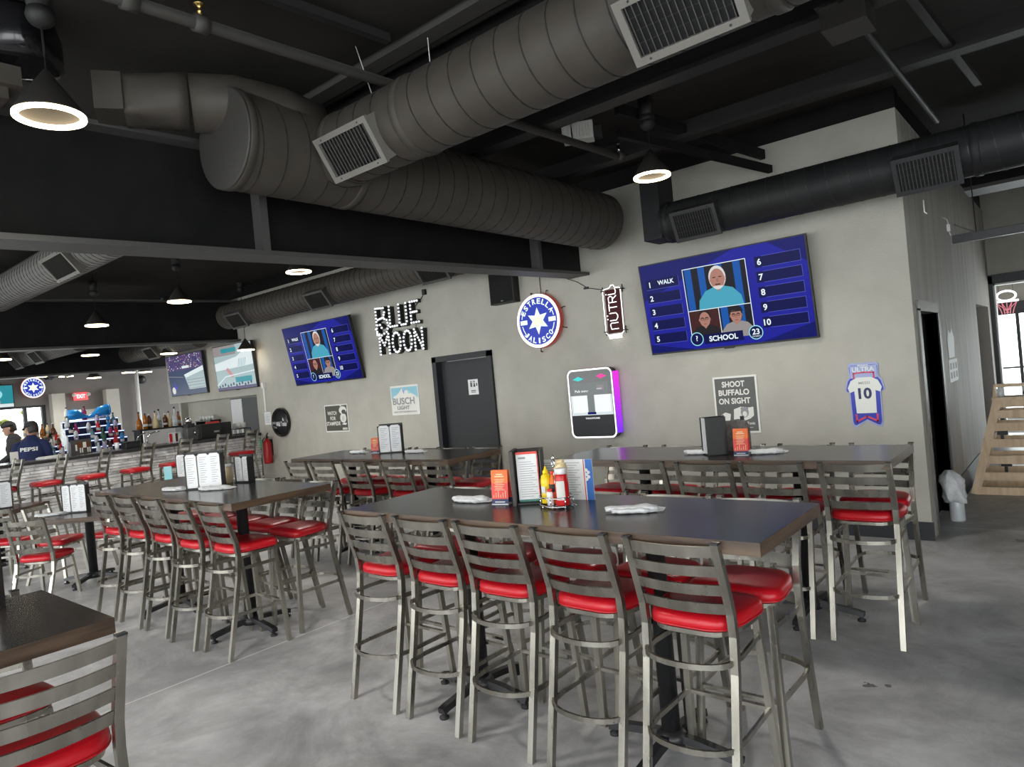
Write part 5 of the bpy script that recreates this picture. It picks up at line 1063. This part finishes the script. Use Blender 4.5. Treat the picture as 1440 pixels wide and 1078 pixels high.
# ------------------------------------------------------------------ the bar
t = thing('bar_counter', 'long bar counter faced with white stacked stone under a dark top', 'bar counter', (-11.1, 0, 0))
b = MB(); b.box(-.62, .06, -9.6, -.01, 1.17, 1.22, 'granite'); b.build('counter_top', t, bevel=.006)
b = MB(); b.box(-.5, -.03, -9.5, -.01, 0, 1.17, 'stone_gap'); R = random.Random(5); z = 0.0
while z < 1.165:
    h = R.choice([.045, .055, .07]); h = min(h, 1.17 - z); y = -9.5
    while y < -.02:
        l = R.uniform(.12, .42); y2 = min(y + l, -.012); d = R.uniform(-.024, .024); b.box(-.05, d, y + .004, y2 - .004, z + .004, z + h - .004, 'stone'); y = y2
    z += h
b.build('stone_facing', t)
t = thing('back_bar', 'dark back bar cabinet behind the stone counter holding bottle displays', 'cabinet', (-12.9, 0, 0)); b = MB(); b.box(-.52, .3, -3.24, -.4, 0, .98, 'charcoal'); b.build('cabinet', t); b = MB(); b.box(-.54, .33, -3.26, -.38, .98, 1.02, 'granite'); b.build('cabinet_top', t)
t = thing('back_bar', 'dark rear cabinet carrying bottles behind the navy-shirted person', 'cabinet', (-14.3, 0, 0)); b = MB(); b.box(-.3, .28, -4.6, -2.9, 0, .98, 'charcoal'); b.build('cabinet', t); b = MB(); b.box(-.32, .3, -4.65, -2.88, .98, 1.02, 'granite'); b.build('cabinet_top', t)
def tiers(name, label, x, y0, y1, z0, steps, dz, dx, led=True):
    t = thing(name, label, 'bottle display', (x, (y0 + y1) / 2, z0)); w = (y1 - y0) / 2
    for k in range(steps):
        b = MB(); b.box(-dx * (k + 1), -dx * k, -w, w, 0, dz * (k + 1) - .016, 'display_blue'); 
        b.box(-dx * (k + 1), -dx * k, -w, w, dz * (k + 1) - .014, dz * (k + 1), 'display_blue'); st = b.build('step', t); b = MB(); b.box(-dx * k - .002, -dx * k + .008, -w, w, dz * (k + 1) - .022, dz * (k + 1) - .002, 'shelf_led'); b.build('shelf_light', st)
    return t
tiers('tiered_display', 'blue-lit tiered bottle display in the middle of the bar', -12.6, -2.66, -1.72, 1.02, 6, .125, .12)
tiers('tiered_display', 'smaller dark tiered bottle display beside the navy-shirted person', -12.6, -3.22, -2.74, 1.02, 4, .085, .12)
BM = {'pink': 'lilac', 'clear': 'clear', 'amber': 'amber', 'brown': 'brown_glass', 'magenta': 'magenta', 'red': 'red_glass', 'green': 'green_glass', 'blue': 'blue_glass', 'lilac': 'lilac', 'teal': 'teal_glass', 'cream': 'cream', 'dark': 'black_gloss'}
def bottle(label, x, y, z, c, h=.30, r=.04, shape=0, group=None):
    o = thing('liquor_bottle', label, 'bottle', (x, y, z), 0, group); b = MB(); s = h / .30
    if shape == 0: pr = [(0, 0), (r, 0), (r, .17 * s), (r * .8, .20 * s), (.014, .225 * s), (.013, .275 * s)]
    elif shape == 1: pr = [(0, 0), (r * 1.25, 0), (r * 1.35, .08 * s), (r * 1.0, .15 * s), (.016, .19 * s), (.014, .275 * s)]
    else: pr = [(0, 0), (r, 0), (r * 1.05, .20 * s), (r * .6, .25 * s), (.018, .255 * s), (.018, .275 * s)]
    b.lathe(pr, BM[c], 14); b.build('bottle_body', o); b = MB(); b.lathe([(.016, .272 * s), (.016, h), (0, h + .001)], 'black' if c != 'brown' else 'white', 10); b.build('cap', o)
    if shape != 1: b = MB(); b.lathe([(r + .001, .05 * s), (r + .001, .12 * s)], 'offwhite' if c not in ('clear', 'cream') else 'grey_ink', 14); b.build('bottle_label', o)
    return o
def step_z(k, dz): return 1.02 + dz * (k + 1)
G = 'bottles on the blue-lit display'
spec = [(5, [('clear', .05), ('magenta', .42), ('lilac', .80)]), (4, [('clear', .0), ('pink', .62), ('blue', .86), ('teal', .97)]), (3, [('dark', .02), ('magenta', .12), ('clear', .38), ('red', .58), ('blue', .80), ('lilac', .95)]),
        (2, [('clear', .06), ('teal', .40), ('green', .62), ('magenta', .78), ('red', .90)]), (1, [('lilac', .02), ('clear', .42), ('green', .58), ('red', .82), ('blue', .96)]), (0, [('clear', .14), ('clear', .40), ('pink', .52), ('brown', .64)])]
tn = ['lowest', 'second', 'third', 'fourth', 'fifth', 'top']
for k, L in spec:
    for i, (c, f) in enumerate(L):
        bottle('%s bottle, %s from the person end on the %s step of the blue-lit display' % (c, ORD[i], tn[k]), -12.6 - .12 * k - .06, -2.60 + f * .80, step_z(k, .125), c, .22 if k < 5 else .26, .036, (i + k) % 3, G)
G = 'bottles on the dark display'
for k, L in [(3, [('brown', .05), ('amber', .35), ('dark', .65), ('red', .9)]), (2, [('red', .02), ('amber', .3), ('clear', .6), ('brown', .88)]), (1, [('amber', .1), ('teal', .45), ('red', .85)]), (0, [('pink', .1), ('teal', .5), ('clear', .8)])]:
    for i, (c, f) in enumerate(L):
        bottle('%s bottle, %s from the person end on the %s step of the dark display' % (c, ORD[i], tn[k] if k < 3 else 'top'), -12.6 - .12 * k - .06, -3.18 + f * .40, step_z(k, .085), c, .24, .034, (i + k) % 3, G)
# shelf of amber jugs and glassware toward the main wall
t = thing('bar_shelf', 'dark raised bar shelf holding amber bottles and clear jugs', 'shelf', (-12.6, -1.25, 1.02)); b = MB(); b.box(-.22, .12, -.38, .48, .44, .47, 'black'); b.build('shelf_board', t)
for y in (-.34, .44): b = MB(); b.box(-.2, .1, y - .02, y + .02, 0, .44, 'black'); b.build('shelf_post', t)
G = 'bottles on the raised bar shelf'
for i, (c, h, s) in enumerate([('amber', .34, 1), ('amber', .30, 2), ('brown', .28, 2), ('cream', .33, 1), ('clear', .36, 0), ('brown', .26, 2), ('cream', .30, 1), ('clear', .38, 1), ('amber', .28, 0)]):
    bottle('%s bottle, %s from the blue-lit display on the raised dark shelf' % (c, ORD[i]), -12.62 + .05 * (i % 2), -1.57 + i * .092, 1.49, c, h, .042, s, G)
for i, (y, c) in enumerate([(-1.52, 'clear'), (-1.36, 'teal'), (-1.1, 'clear'), (-1.0, 'clear'), (-.9, 'lilac')]):
    o = thing('bar_glass', 'clear bar glass under the raised dark shelf, %s from the blue-lit display' % ORD[i], 'glass', (-12.5, y, 1.02), 0, 'glasses under the raised shelf'); b = MB(); b.lathe([(.03, 0), (.04, .14), (.037, .14), (.027, .01), (0, .01)], BM[c], 14); b.build('glass_body', o)
for i, y in enumerate([-3.85, -3.65, -3.45, -3.24, -3.1, -2.97]):
    bottle('%s bottle standing behind the navy-shirted person, %s from the picture edge' % (['brown', 'amber', 'dark', 'red', 'brown', 'amber'][i], ORD[i]), -14.2, y, 1.02, ['brown', 'amber', 'dark', 'red', 'brown', 'amber'][i], .34, .036, i % 3, 'bottles behind the navy-shirted person')
G = 'bottles along the white back shelf'
t = thing('bar_shelf', 'pale wooden bottle shelf at the column behind the dark display', 'shelf', (-13.22, -3.0, 1.02)); b = MB(); b.box(-.1, .1, -.28, .26, .50, .53, 'pine'); b.build('shelf_board', t)
for y in (-.25, .23): b = MB(); b.box(-.08, .08, y - .02, y + .02, 0, .50, 'pine'); b.build('shelf_post', t)
for i in range(6): bottle('%s bottle on the pale wooden shelf behind the dark display, %s from the person' % (['cream', 'cream', 'cream', 'amber', 'cream', 'brown'][i], ORD[i]), -13.22, -3.23 + i * .085, 1.55, ['cream', 'cream', 'cream', 'amber', 'cream', 'brown'][i], .22, .034, i % 2, G)
# blue inflatable on top of the display
t = thing('inflatable_toy', 'shiny blue inflatable dumbbell lying on top of the bottle display', 'inflatable', (-13.26, -2.2, 1.80))
b = MB(); b.tube([(0, -.36, .06), (0, -.33, .08), (0, -.20, .085), (0, -.12, .05), (0, 0, .02), (0, .12, .06), (0, .2, .11), (0, .34, .13), (0, .38, .12)], .1, 'inflat', 18, scales=[.3, .95, 1.0, .6, .28, .6, .95, 1.1, .4]); b.build('inflatable_body', t); b = MB(); b.lathe([(.05, 0), (.11, .02), (.11, .04), (.05, .06)], 'blue_glass', 20, (.02, .37, .13), Matrix.Rotation(PI / 2, 3, 'X')); b.build('end_ring', t)
# counter clutter
t = thing('tool_case', 'black equipment case with red top standing on the bar near the main wall', 'case', (-11.5, -.72, 1.22), 0); b = MB(); b.box(-.14, .14, -.30, .30, 0, .27, 'black'); b.build('case_body', t, bevel=.015); b = MB(); b.box(-.03, .03, -.12, .12, .27, .30, 'red_print'); b.build('handle', t); P = Panel((.142, 0, .1), (0, 1, 0), (0, 0, 1), .003); b = MB(); P.rect(b, -.05, .05, 0, .03, 'grey_ink', 1); b.build('badge', t)
t = thing('cup_rack', 'black wire rack with upturned cups on the bar end', 'rack', (-11.5, -.18, 1.22)); b = MB()
for z in (.0, .10):
    for y in (-.15, .15): b.box(-.12, .12, y - .006, y + .006, z, z + .012, 'black')
    for x in (-.12, 0, .12): b.box(x - .006, x + .006, -.15, .15, z, z + .012, 'black')
for y in (-.15, -.05, .05, .15):
    for x in (-.12, .12): b.box(x - .005, x + .005, y - .005, y + .005, 0, .11, 'black')
b.build('wire_frame', t)
for i in range(3):
    o = thing('cup', 'upturned pale cup in the black rack on the bar end, %s from the black case' % ORD[i], 'cup', (-11.5, -.28 + i * .095, 1.34), 0, 'cups in the bar rack'); b = MB(); b.lathe([(.042, 0), (.03, .10), (0, .101)], 'offwhite', 16); b.build('cup_body', o); b = MB(); b.lathe([(.043, 0), (.046, .004), (.043, .01)], 'grey_ink', 16); b.build('cup_rim', o)
t = thing('card_rack', 'small acrylic rack of red and white cards on the bar', 'card rack', (-11.5, -1.40, 1.22), .2); b = MB(); b.box(-.06, .06, -.12, .12, 0, .01, 'clear'); b.box(-.06, -.05, -.12, .12, 0, .18, 'clear'); b.build('stand', t)
for i in range(4): b = MB(); b.box(-.045 + .02 * (i % 2), -.035 + .02 * (i % 2), -.11 + i * .055, -.065 + i * .055, .01, .16, ['red_glass', 'white', 'brown_glass', 'white'][i]); b.build('card', t)
t = thing('espresso_machine', 'grey metal drink machine standing left of the black case', 'machine', (-11.5, -1.16, 1.22)); b = MB(); b.box(-.11, .11, -.09, .09, 0, .24, 'flange'); b.box(-.09, .09, -.07, .07, .24, .31, 'charcoal'); b.build('machine_body', t, bevel=.01); b = MB(); b.lathe([(.05, 0), (.06, .05), (.05, .1), (0, .11)], 'chrome', 16, (0, 0, .31)); b.build('hopper', t); b = MB(); b.tube([(.10, .03, .18), (.15, .03, .15), (.15, .03, .1)], .012, 'chrome', 8); b.build('spout', t)
for i, y in enumerate((-2.02, -1.84)):
    t = thing('bar_faucet', 'arched chrome gooseneck faucet at the bar, %s from the navy-shirted person' % ORD[i], 'faucet', (-11.66, y, 1.2), 0, 'chrome gooseneck faucets'); b = MB(); b.tube([(0, 0, 0), (0, .0, .12), (0, .02, .18), (0, .07, .22), (0, .14, .24), (0, .22, .25)], .012, 'chrome', 10); b.build('gooseneck', t); b = MB(); b.lathe([(.03, 0), (.03, .03), (.015, .05)], 'chrome', 14); b.build('base', t)
t = thing('picture_board', 'small board with a brown and white animal leaning on the bar', 'board', (-11.55, -2.92, 1.22), 0); P = Panel((.012, -.15, 0), (0, 1, 0), (0, 0, 1), .003); b = MB(); b.box(-.01, .01, -.15, .15, 0, .24, 'rail_grey'); b.build('board', t)
b = MB(); P.poly(b, [(.11, .08), (.27, .08), (.28, .17), (.24, .20), (.13, .19), (.09, .20), (.06, .15), (.08, .12)], 'brown_glass', 1)
for x in (.12, .15, .23, .26): P.rect(b, x, x + .018, .02, .10, 'offwhite', 2)
P.rect(b, .17, .22, .10, .19, 'offwhite', 2); P.rect(b, .06, .085, .06, .16, 'offwhite', 2); b.build('picture', t)
t = thing('paper_cup', 'white paper cup on the bar below the blue-lit display', 'cup', (-11.45, -2.42, 1.22)); b = MB(); b.lathe([(0, 0), (.03, 0), (.038, .11)], 'white', 16); b.build('cup_body', t); b = MB(); b.lathe([(.040, .108), (.040, .118), (0, .12)], 'white', 16); b.build('cup_lid', t)
t = thing('bus_bin', 'black plastic bin beside the white paper cup on the bar', 'bin', (-11.45, -2.20, 1.22)); b = MB(); b.box(-.1, .1, -.12, .12, 0, .10, 'black'); b.build('bin_body', t, bevel=.01); b = MB(); b.box(-.11, .11, -.13, .13, .10, .115, 'black'); b.build('bin_rim', t)
t = thing('menu_card', 'pale upright card on the bar in front of the navy-shirted person', 'card', (-11.2, -3.93, 1.22)); b = MB(); b.box(-.01, .01, -.05, .05, 0, .17, 'offwhite'); b.build('card', t); b = MB(); b.box(-.03, .03, -.05, .05, 0, .008, 'clear'); b.build('card_foot', t)
b = MB(); b.box(-.12, .12, -.18, .18, 0, .025, 'white'); b.box(-.10, .10, -.16, .16, .025, .035, 'offwhite'); props(b.build('bar_towel', None, (-11.42, -3.38, 1.22), .2), 'folded white towel on the bar beside the navy-shirted person', 'towel')
# liquor back shelf with cups in the wall niche
t = thing('cup_shelf', 'dark two-level cup shelf in the niche behind the black case', 'shelf', (-13.6, .22, 1.02)); 
for z in (.30, .48): b = MB(); b.box(-.35, .35, -.1, .12, z, z + .02, 'black'); b.build('shelf_board', t)
for x in (-.33, .33): b = MB(); b.box(x - .015, x + .015, -.1, .12, -1.02, .5, 'black'); b.build('shelf_post', t)
for k, z in enumerate((.32, .50)):
    for i in range(5):
        o = thing('cup', 'small white cup, %s from the black doorway on the %s niche shelf' % (ORD[4 - i], ('lower', 'upper')[k]), 'cup', (-13.88 + i * .14, .22, 1.02 + z), 0, 'cups on the niche shelf'); b = MB(); b.lathe([(0, 0), (.03, 0), (.04, .09)], 'white', 14); b.build('cup_body', o); b = MB(); b.lathe([(.041, .088), (.041, .094)], 'offwhite', 14); b.build('cup_rim', o)

# ------------------------------------------------------------------ people
def skinned(name, verts, edges, radii, mat, parent=None, root=0, sub=2):
    me = bpy.data.meshes.new(name); me.from_pydata(verts, edges, []); me.materials.append(M[mat])
    ob = bpy.data.objects.new(name, me); COL.objects.link(ob)
    if parent is not None: ob.parent = parent
    ob.modifiers.new('skin', 'SKIN')
    if not me.skin_vertices: me.attributes.new
    sk = me.skin_vertices[0].data
    for i, r in enumerate(radii): sk[i].radius = r if isinstance(r, tuple) else (r, r); sk[i].use_root = (i == root)
    ob.modifiers['skin'].use_smooth_shade = True
    s = ob.modifiers.new('sub', 'SUBSURF'); s.levels = sub; s.render_levels = sub
    return ob
def person(label, loc, rot, shirt, headturn, logo=False, lean=.10, cap=True, sleeves=True):
    """stands at loc, faces +Y before rot"""
    t = thing('person', label, 'person', loc, rot)
    V = [(0, .0, .95), (0, .01, 1.12), (0, .02 + lean * .4, 1.30), (0, lean * .8, 1.42), (0, lean + .01, 1.50), (0, lean + .03, 1.56),
         (.10, 0, .90), (.11, .02, .50), (.11, -.01, .08), (.11, .12, .04), (-.10, 0, .90), (-.11, .02, .50), (-.11, -.01, .08), (-.11, .12, .04),
         (.18, lean * .75, 1.40), (.24, lean * .4 + .02, 1.14), (.20, lean + .20, 1.04), (-.18, lean * .75, 1.40), (-.24, lean * .4 + .02, 1.14), (-.20, lean + .20, 1.04)]
    E_ = [(0, 1), (1, 2), (2, 3), (3, 4), (4, 5), (0, 6), (6, 7), (7, 8), (8, 9), (0, 10), (10, 11), (11, 12), (12, 13), (3, 14), (14, 15), (15, 16), (3, 17), (17, 18), (18, 19)]
    R = [(.15, .11), (.14, .10), (.155, .11), (.10, .09), .055, .055, (.085, .085), .055, .04, .035, (.085, .085), .055, .04, .035, .055, .043, .03, .055, .043, .03]
    for s, w in ((1, 16), (-1, 19)):    # palms, fingers and thumbs
        base = V[w]; p = len(V); V.append((base[0] - s * .02, base[1] + .07, base[2] - .01)); E_.append((w, p)); R.append((.030, .018))
        for k in range(4):
            i = len(V); V.append((base[0] - s * (.045 - .02 * k), base[1] + .115, base[2] - .02)); V.append((base[0] - s * (.047 - .021 * k), base[1] + .15 - .006 * abs(k - 1.5), base[2] - .045)); E_ += [(p, i), (i, i + 1)]; R += [.009, .008]
        i = len(V); V.append((base[0] - s * .055, base[1] + .05, base[2] - .02)); V.append((base[0] - s * .075, base[1] + .09, base[2] - .035)); E_ += [(p, i), (i, i + 1)]; R += [.011, .009]
    skinned('body', V, E_, R, 'skin', t)
    # head with face, turned by headturn about z
    hc = Vector((0, lean + .055, 1.64)); A = Matrix.Rotation(headturn, 3, 'Z') @ Matrix.Rotation(-.22, 3, 'X')
    b = MB(); L = []
    for z, rx, ry, oy in [(-.125, .018, .02, .045), (-.118, .045, .05, .035), (-.085, .062, .080, .02), (-.04, .070, .092, .008), (.0, .074, .098, 0), (.05, .075, .100, -.002), (.09, .066, .088, -.004), (.118, .042, .056, -.006), (.127, .012, .016, -.006)]:
        L.append([A @ Vector((rx * math.cos(a), oy + ry * math.sin(a), z)) + hc for a in [2 * PI * i / 20 for i in range(20)]])
    b.loft(L, 'skin'); q = lambda x, y, z: A @ Vector((x, y, z)) + hc
    b.add([q(-.012, .095, .02), q(.012, .095, .02), q(.017, .096, -.03), q(-.017, .096, -.03), q(0, .125, -.022)], [(0, 1, 4), (1, 2, 4), (2, 3, 4), (3, 0, 4)], 'skin', True)
    for s in (-1, 1): b.ball(q(s * .076, .0, .0), .024, 'skin', 10, (.45, .8, 1.2)); b.ball(q(s * .03, .086, .018), .011, 'white', 8); b.ball(q(s * .03, .094, .018), .006, 'ink', 8)
    b.bar([q(-.022, .092, -.06), q(.022, .092, -.06)], .012, .008, 'red2'); hd = b.build('head', t)
    b = MB(); L = []
    for z, f in [(-.07, .92), (-.03, 1.03), (.03, 1.07), (.08, 1.04)]: L.append([A @ Vector((.075 * f * math.cos(a), -.012 + .1 * f * math.sin(a) * (1 if math.sin(a) < 0 else .45), z)) + hc for a in [2 * PI * i / 20 for i in range(20)]])
    b.loft(L, 'hair'); b.build('hair', t)
    if cap:
        b = MB(); L = []
        for z, f in [(.035, 1.10), (.07, 1.10), (.105, .92), (.13, .6), (.142, .15)]: L.append([A @ Vector((.077 * f * math.cos(a), .103 * f * math.sin(a), z)) + hc for a in [2 * PI * i / 22 for i in range(22)]])
        b.loft(L, 'cap'); cp = b.build('cap', t); b = MB(); n = 9
        top = [q(.07 * math.cos(PI * i / n), .07 + .10 * math.sin(PI * i / n), .045 - .02 * math.sin(PI * i / n)) for i in range(n + 1)]
        b.add(top + [p + Vector((0, 0, .008)) for p in top], [tuple(range(n + 1)), tuple(range(n + 1, 2 * n + 2))[::-1]] + [(i, n + 1 + i, n + 2 + i, i + 1) for i in range(n)], 'cap'); b.build('brim', cp)
    # shirt: torso loft with sleeves
    b = MB(); L = []
    for z, rx, ry, oy in [(.86, .185, .135, 0), (1.0, .185, .13, .005), (1.15, .195, .135, .02 + lean * .2), (1.28, .205, .14, .02 + lean * .45), (1.37, .195, .125, lean * .65), (1.43, .172, .122, lean * .8), (1.475, .125, .105, lean * .92), (1.515, .080, .080, lean), (1.545, .064, .064, lean + .015)]:
        L.append([(rx * math.cos(a), oy + ry * math.sin(a), z) for a in [2 * PI * i / 24 for i in range(24)]])
    b.loft(L, shirt, cap=False)
    for s in (-1, 1): b.tube([(s * .12, lean * .75, 1.40), (s * .185, lean * .72, 1.385), (s * .225, lean * .55, 1.27), (s * .243, lean * .42 + .02, 1.16), (s * .235, lean * .6 + .07, 1.11)] + ([] if not sleeves else [(s * .215, lean + .15, 1.06)]), .075, shirt, 14, scales=[1.0, 1.0, .92, .85, .8] + ([] if not sleeves else [.6]), up=(0, 1, 0))
    b.build('shirt', t)
    b = MB()
    for s in (-1, 1): b.tube([(s * .095, 0, .93), (s * .105, .01, .7), (s * .112, .02, .48), (s * .112, -.01, .09)], .1, 'trousers', 14, scales=[1.05, .95, .75, .65])
    b.loft([[(rx * math.cos(a), ry * math.sin(a), z) for a in [2 * PI * i / 20 for i in range(20)]] for z, rx, ry in ((.82, .17, .12), (.95, .175, .125))], 'trousers'); b.build('trousers', t)
    for s in (-1, 1):
        b = MB(); b.loft([[(s * .112 + w * math.cos(a), .05 + l * math.sin(a), z) for a in [2 * PI * i / 16 for i in range(16)]] for z, w, l in ((.0, .05, .135), (.03, .052, .135), (.07, .046, .11), (.1, .042, .06))], 'black'); b.build('shoe', t)
    if logo:
        P = Panel((.115, -.16, 1.28), (-1, 0, 0), (0, .18, 1), .004); b = MB(); vs, fs, asp = text_geo('PEPSI', .03)
        b = MB(); pts = []
        for x, y in vs:
            X = (x - .5) * .24; Z = 1.29 + y * .062; f = (Z - 1.28) / .09; oy = .02 + lean * .45 + f * (lean * .2 - .02); ry = .14 - .015 * f; rx = .205
            pts.append((X, oy - ry * math.sqrt(max(0, 1 - (X / rx) ** 2)) - .004, Z))
        b.add(pts, fs, 'shirt_white'); b.build('shirt_print', t, label='white brand lettering')
    return t
person('person in navy shirt and black cap, seen from behind, leaning over the bar', (-12.0, -3.52, .06), 1.05, 'navy_shirt', 1.0, logo=True, lean=.16)
person('person in dark shirt and cap partly hidden behind the navy-shirted person', (-13.78, -3.22, .10), 2.6, 'dark_shirt', .3, lean=.05)
person('person in olive shirt cut off by the picture edge beyond the bar', (-12.9, -3.92, -.02), -.6, 'olive_shirt', .2, lean=.05, cap=False)

# ------------------------------------------------------------------ right side: wooden rack, bottle, hoop
t = thing('wooden_stand', 'tapering pine stand with stacked cross rails beside the open doorway', 'stand', (.62, 2.25, 0))
def lean_pt(x, z, y): f = z / 1.38; return (x * (1 - .56 * f), y, z)
H = 1.04
for y, l in ((-.0, 'front'), (.55, 'back')):
    yy = lambda z: (y + .24 * z / H) if y == 0 else (y - .1 * z / H)
    for s in (-1, 1): b = MB(); b.bar([(s * .53, yy(0), 0), (s * .27, yy(H), H)], .085, .04, 'pine', up=(0, 1, 0)); b.build('leg', t)
    for z in (.04, .20, .38, .56, .74, .88, 1.0):
        w_ = .53 - .26 * z / H; b = MB(); b.box(-w_ + .03, w_ - .03, yy(z) - .015, yy(z) + .02, z - .045, z + .045, 'pine'); b.build('rail', t)
for s in (-1, 1):
    for z in (.06, .32, .62, .9): 
        w_ = .50 - .26 * z / H; b = MB(); b.box(s * w_ - .02, s * w_ + .02, .24 * z / H, .55 - .1 * z / H, z - .03, z + .03, 'pine'); b.build('side_rail', t)
b = MB(); b.box(-.32, .32, .20, .50, H, H + .03, 'pine'); b.build('top_board', t)
b = MB(); b.box(-.27, .27, .26, .46, H + .03, H + .14, 'glass'); b.bar([(-.29, .25, H + .03), (-.29, .25, H + .16), (.29, .25, H + .16), (.29, .25, H + .03)], .04, .04, 'pine', up=(0, 1, 0)); b.build('top_box', t)
for z, x in ((.72, -.06), (.36, -.05)):
    b = MB(); b.box(x - .16, x + .2, .27, .31, z - .06, z + .02, 'white'); b.box(x - .24, x - .14, .25, .30, z - .08, z + .04, 'black'); b.box(x - .21, x - .18, .24, .27, z - .16, z - .08, 'black'); b.build('dispenser', t)
b = MB(); b.lathe([(.035, 0), (.035, .09), (.012, .10), (.012, .13), (0, .131)], 'white', 14); props(b.build('white_bottle', None, (.62 - .24, 2.55, H + .031)), 'small white bottle standing on top of the pine stand', 'bottle')
t = thing('cloth_covered_jug', 'pale plastic jug with crumpled white cloth over it by the side doorway', 'jug', (.085, .86, 0)); b = MB(); b.lathe([(0, 0), (.062, 0), (.066, .02), (.064, .20), (.045, .26), (.03, .27)], 'clear', 18); b.build('jug', t)
b = MB(); L = []; n = 26
for z, r in [(.19, .085), (.23, .095), (.28, .085), (.34, .09), (.40, .098), (.45, .08), (.48, .04), (.485, .005)]: L.append([(-.03 * (z - .19) / .2 + r * (1 + .22 * math.sin(5 * a + z * 20) * (1 if r > .05 else .3)) * math.cos(a), r * (1 + .18 * math.sin(4 * a + 2 - z * 14)) * math.sin(a), z + .012 * math.sin(3 * a)) for a in [2 * PI * i / n for i in range(n)]])
b.loft(L, 'linen'); b.build('cloth', t)
t = thing('neon_hoop', 'white neon basketball hoop with pink net hung before the end windows', 'illuminated sign', (.0, 10.4, 2.44)); b = MB(); 
b.tube([(.16 * math.cos(a), .0, .13 + .10 * math.sin(a)) for a in [2 * PI * i / 24 for i in range(24)]], .02, 'neon_white', 8, closed=True, up=(0, 1, 0)); b.tube([(-.2, 0, .02), (.2, 0, .02)], .022, 'neon_white', 8, up=(0, 1, 0)); b.build('neon_hoop', t)
b = MB()
for s in (-1, -.5, 0, .5, 1): b.tube([(s * .17, 0, 0), (s * .11, 0, -.15), (s * .09, 0, -.24)], .008, 'neon_pink', 6, up=(0, 1, 0)); b.tube([(s * .17, 0, 0), (-s * .03, 0, -.22)], .006, 'neon_pink', 6, up=(0, 1, 0))
b.build('neon_net', t); b = MB(); b.tube([(-.12, 0, .2), (-.12, 0, .72)], .004, 'black', 6); b.tube([(.12, 0, .2), (.12, 0, .72)], .004, 'black', 6); b.build('hang_wires', t)
# tree outside the street window
b = MB(); R = random.Random(9)
for i in range(420):
    c = (-24.5 + R.gauss(0, .6), -3.4 + R.gauss(0, .9), 2.3 + R.gauss(0, .9)); b.ball(c, R.uniform(.06, .16), 'leaf', 6)
M['leaf'] = flat('yellow_green_leaf', (.30, .36, .06), .7); M['bark'] = flat('bark', (.12, .08, .05), .8)
t = thing('street_tree', 'bright yellow-green tree outside the street window', 'tree', (0, 0, 0)); b.build('crown', t); b = MB(); b.tube([(-24.5, -3, -.1), (-24.5, -3, 2.2)], .12, 'bark'); b.build('trunk', t)
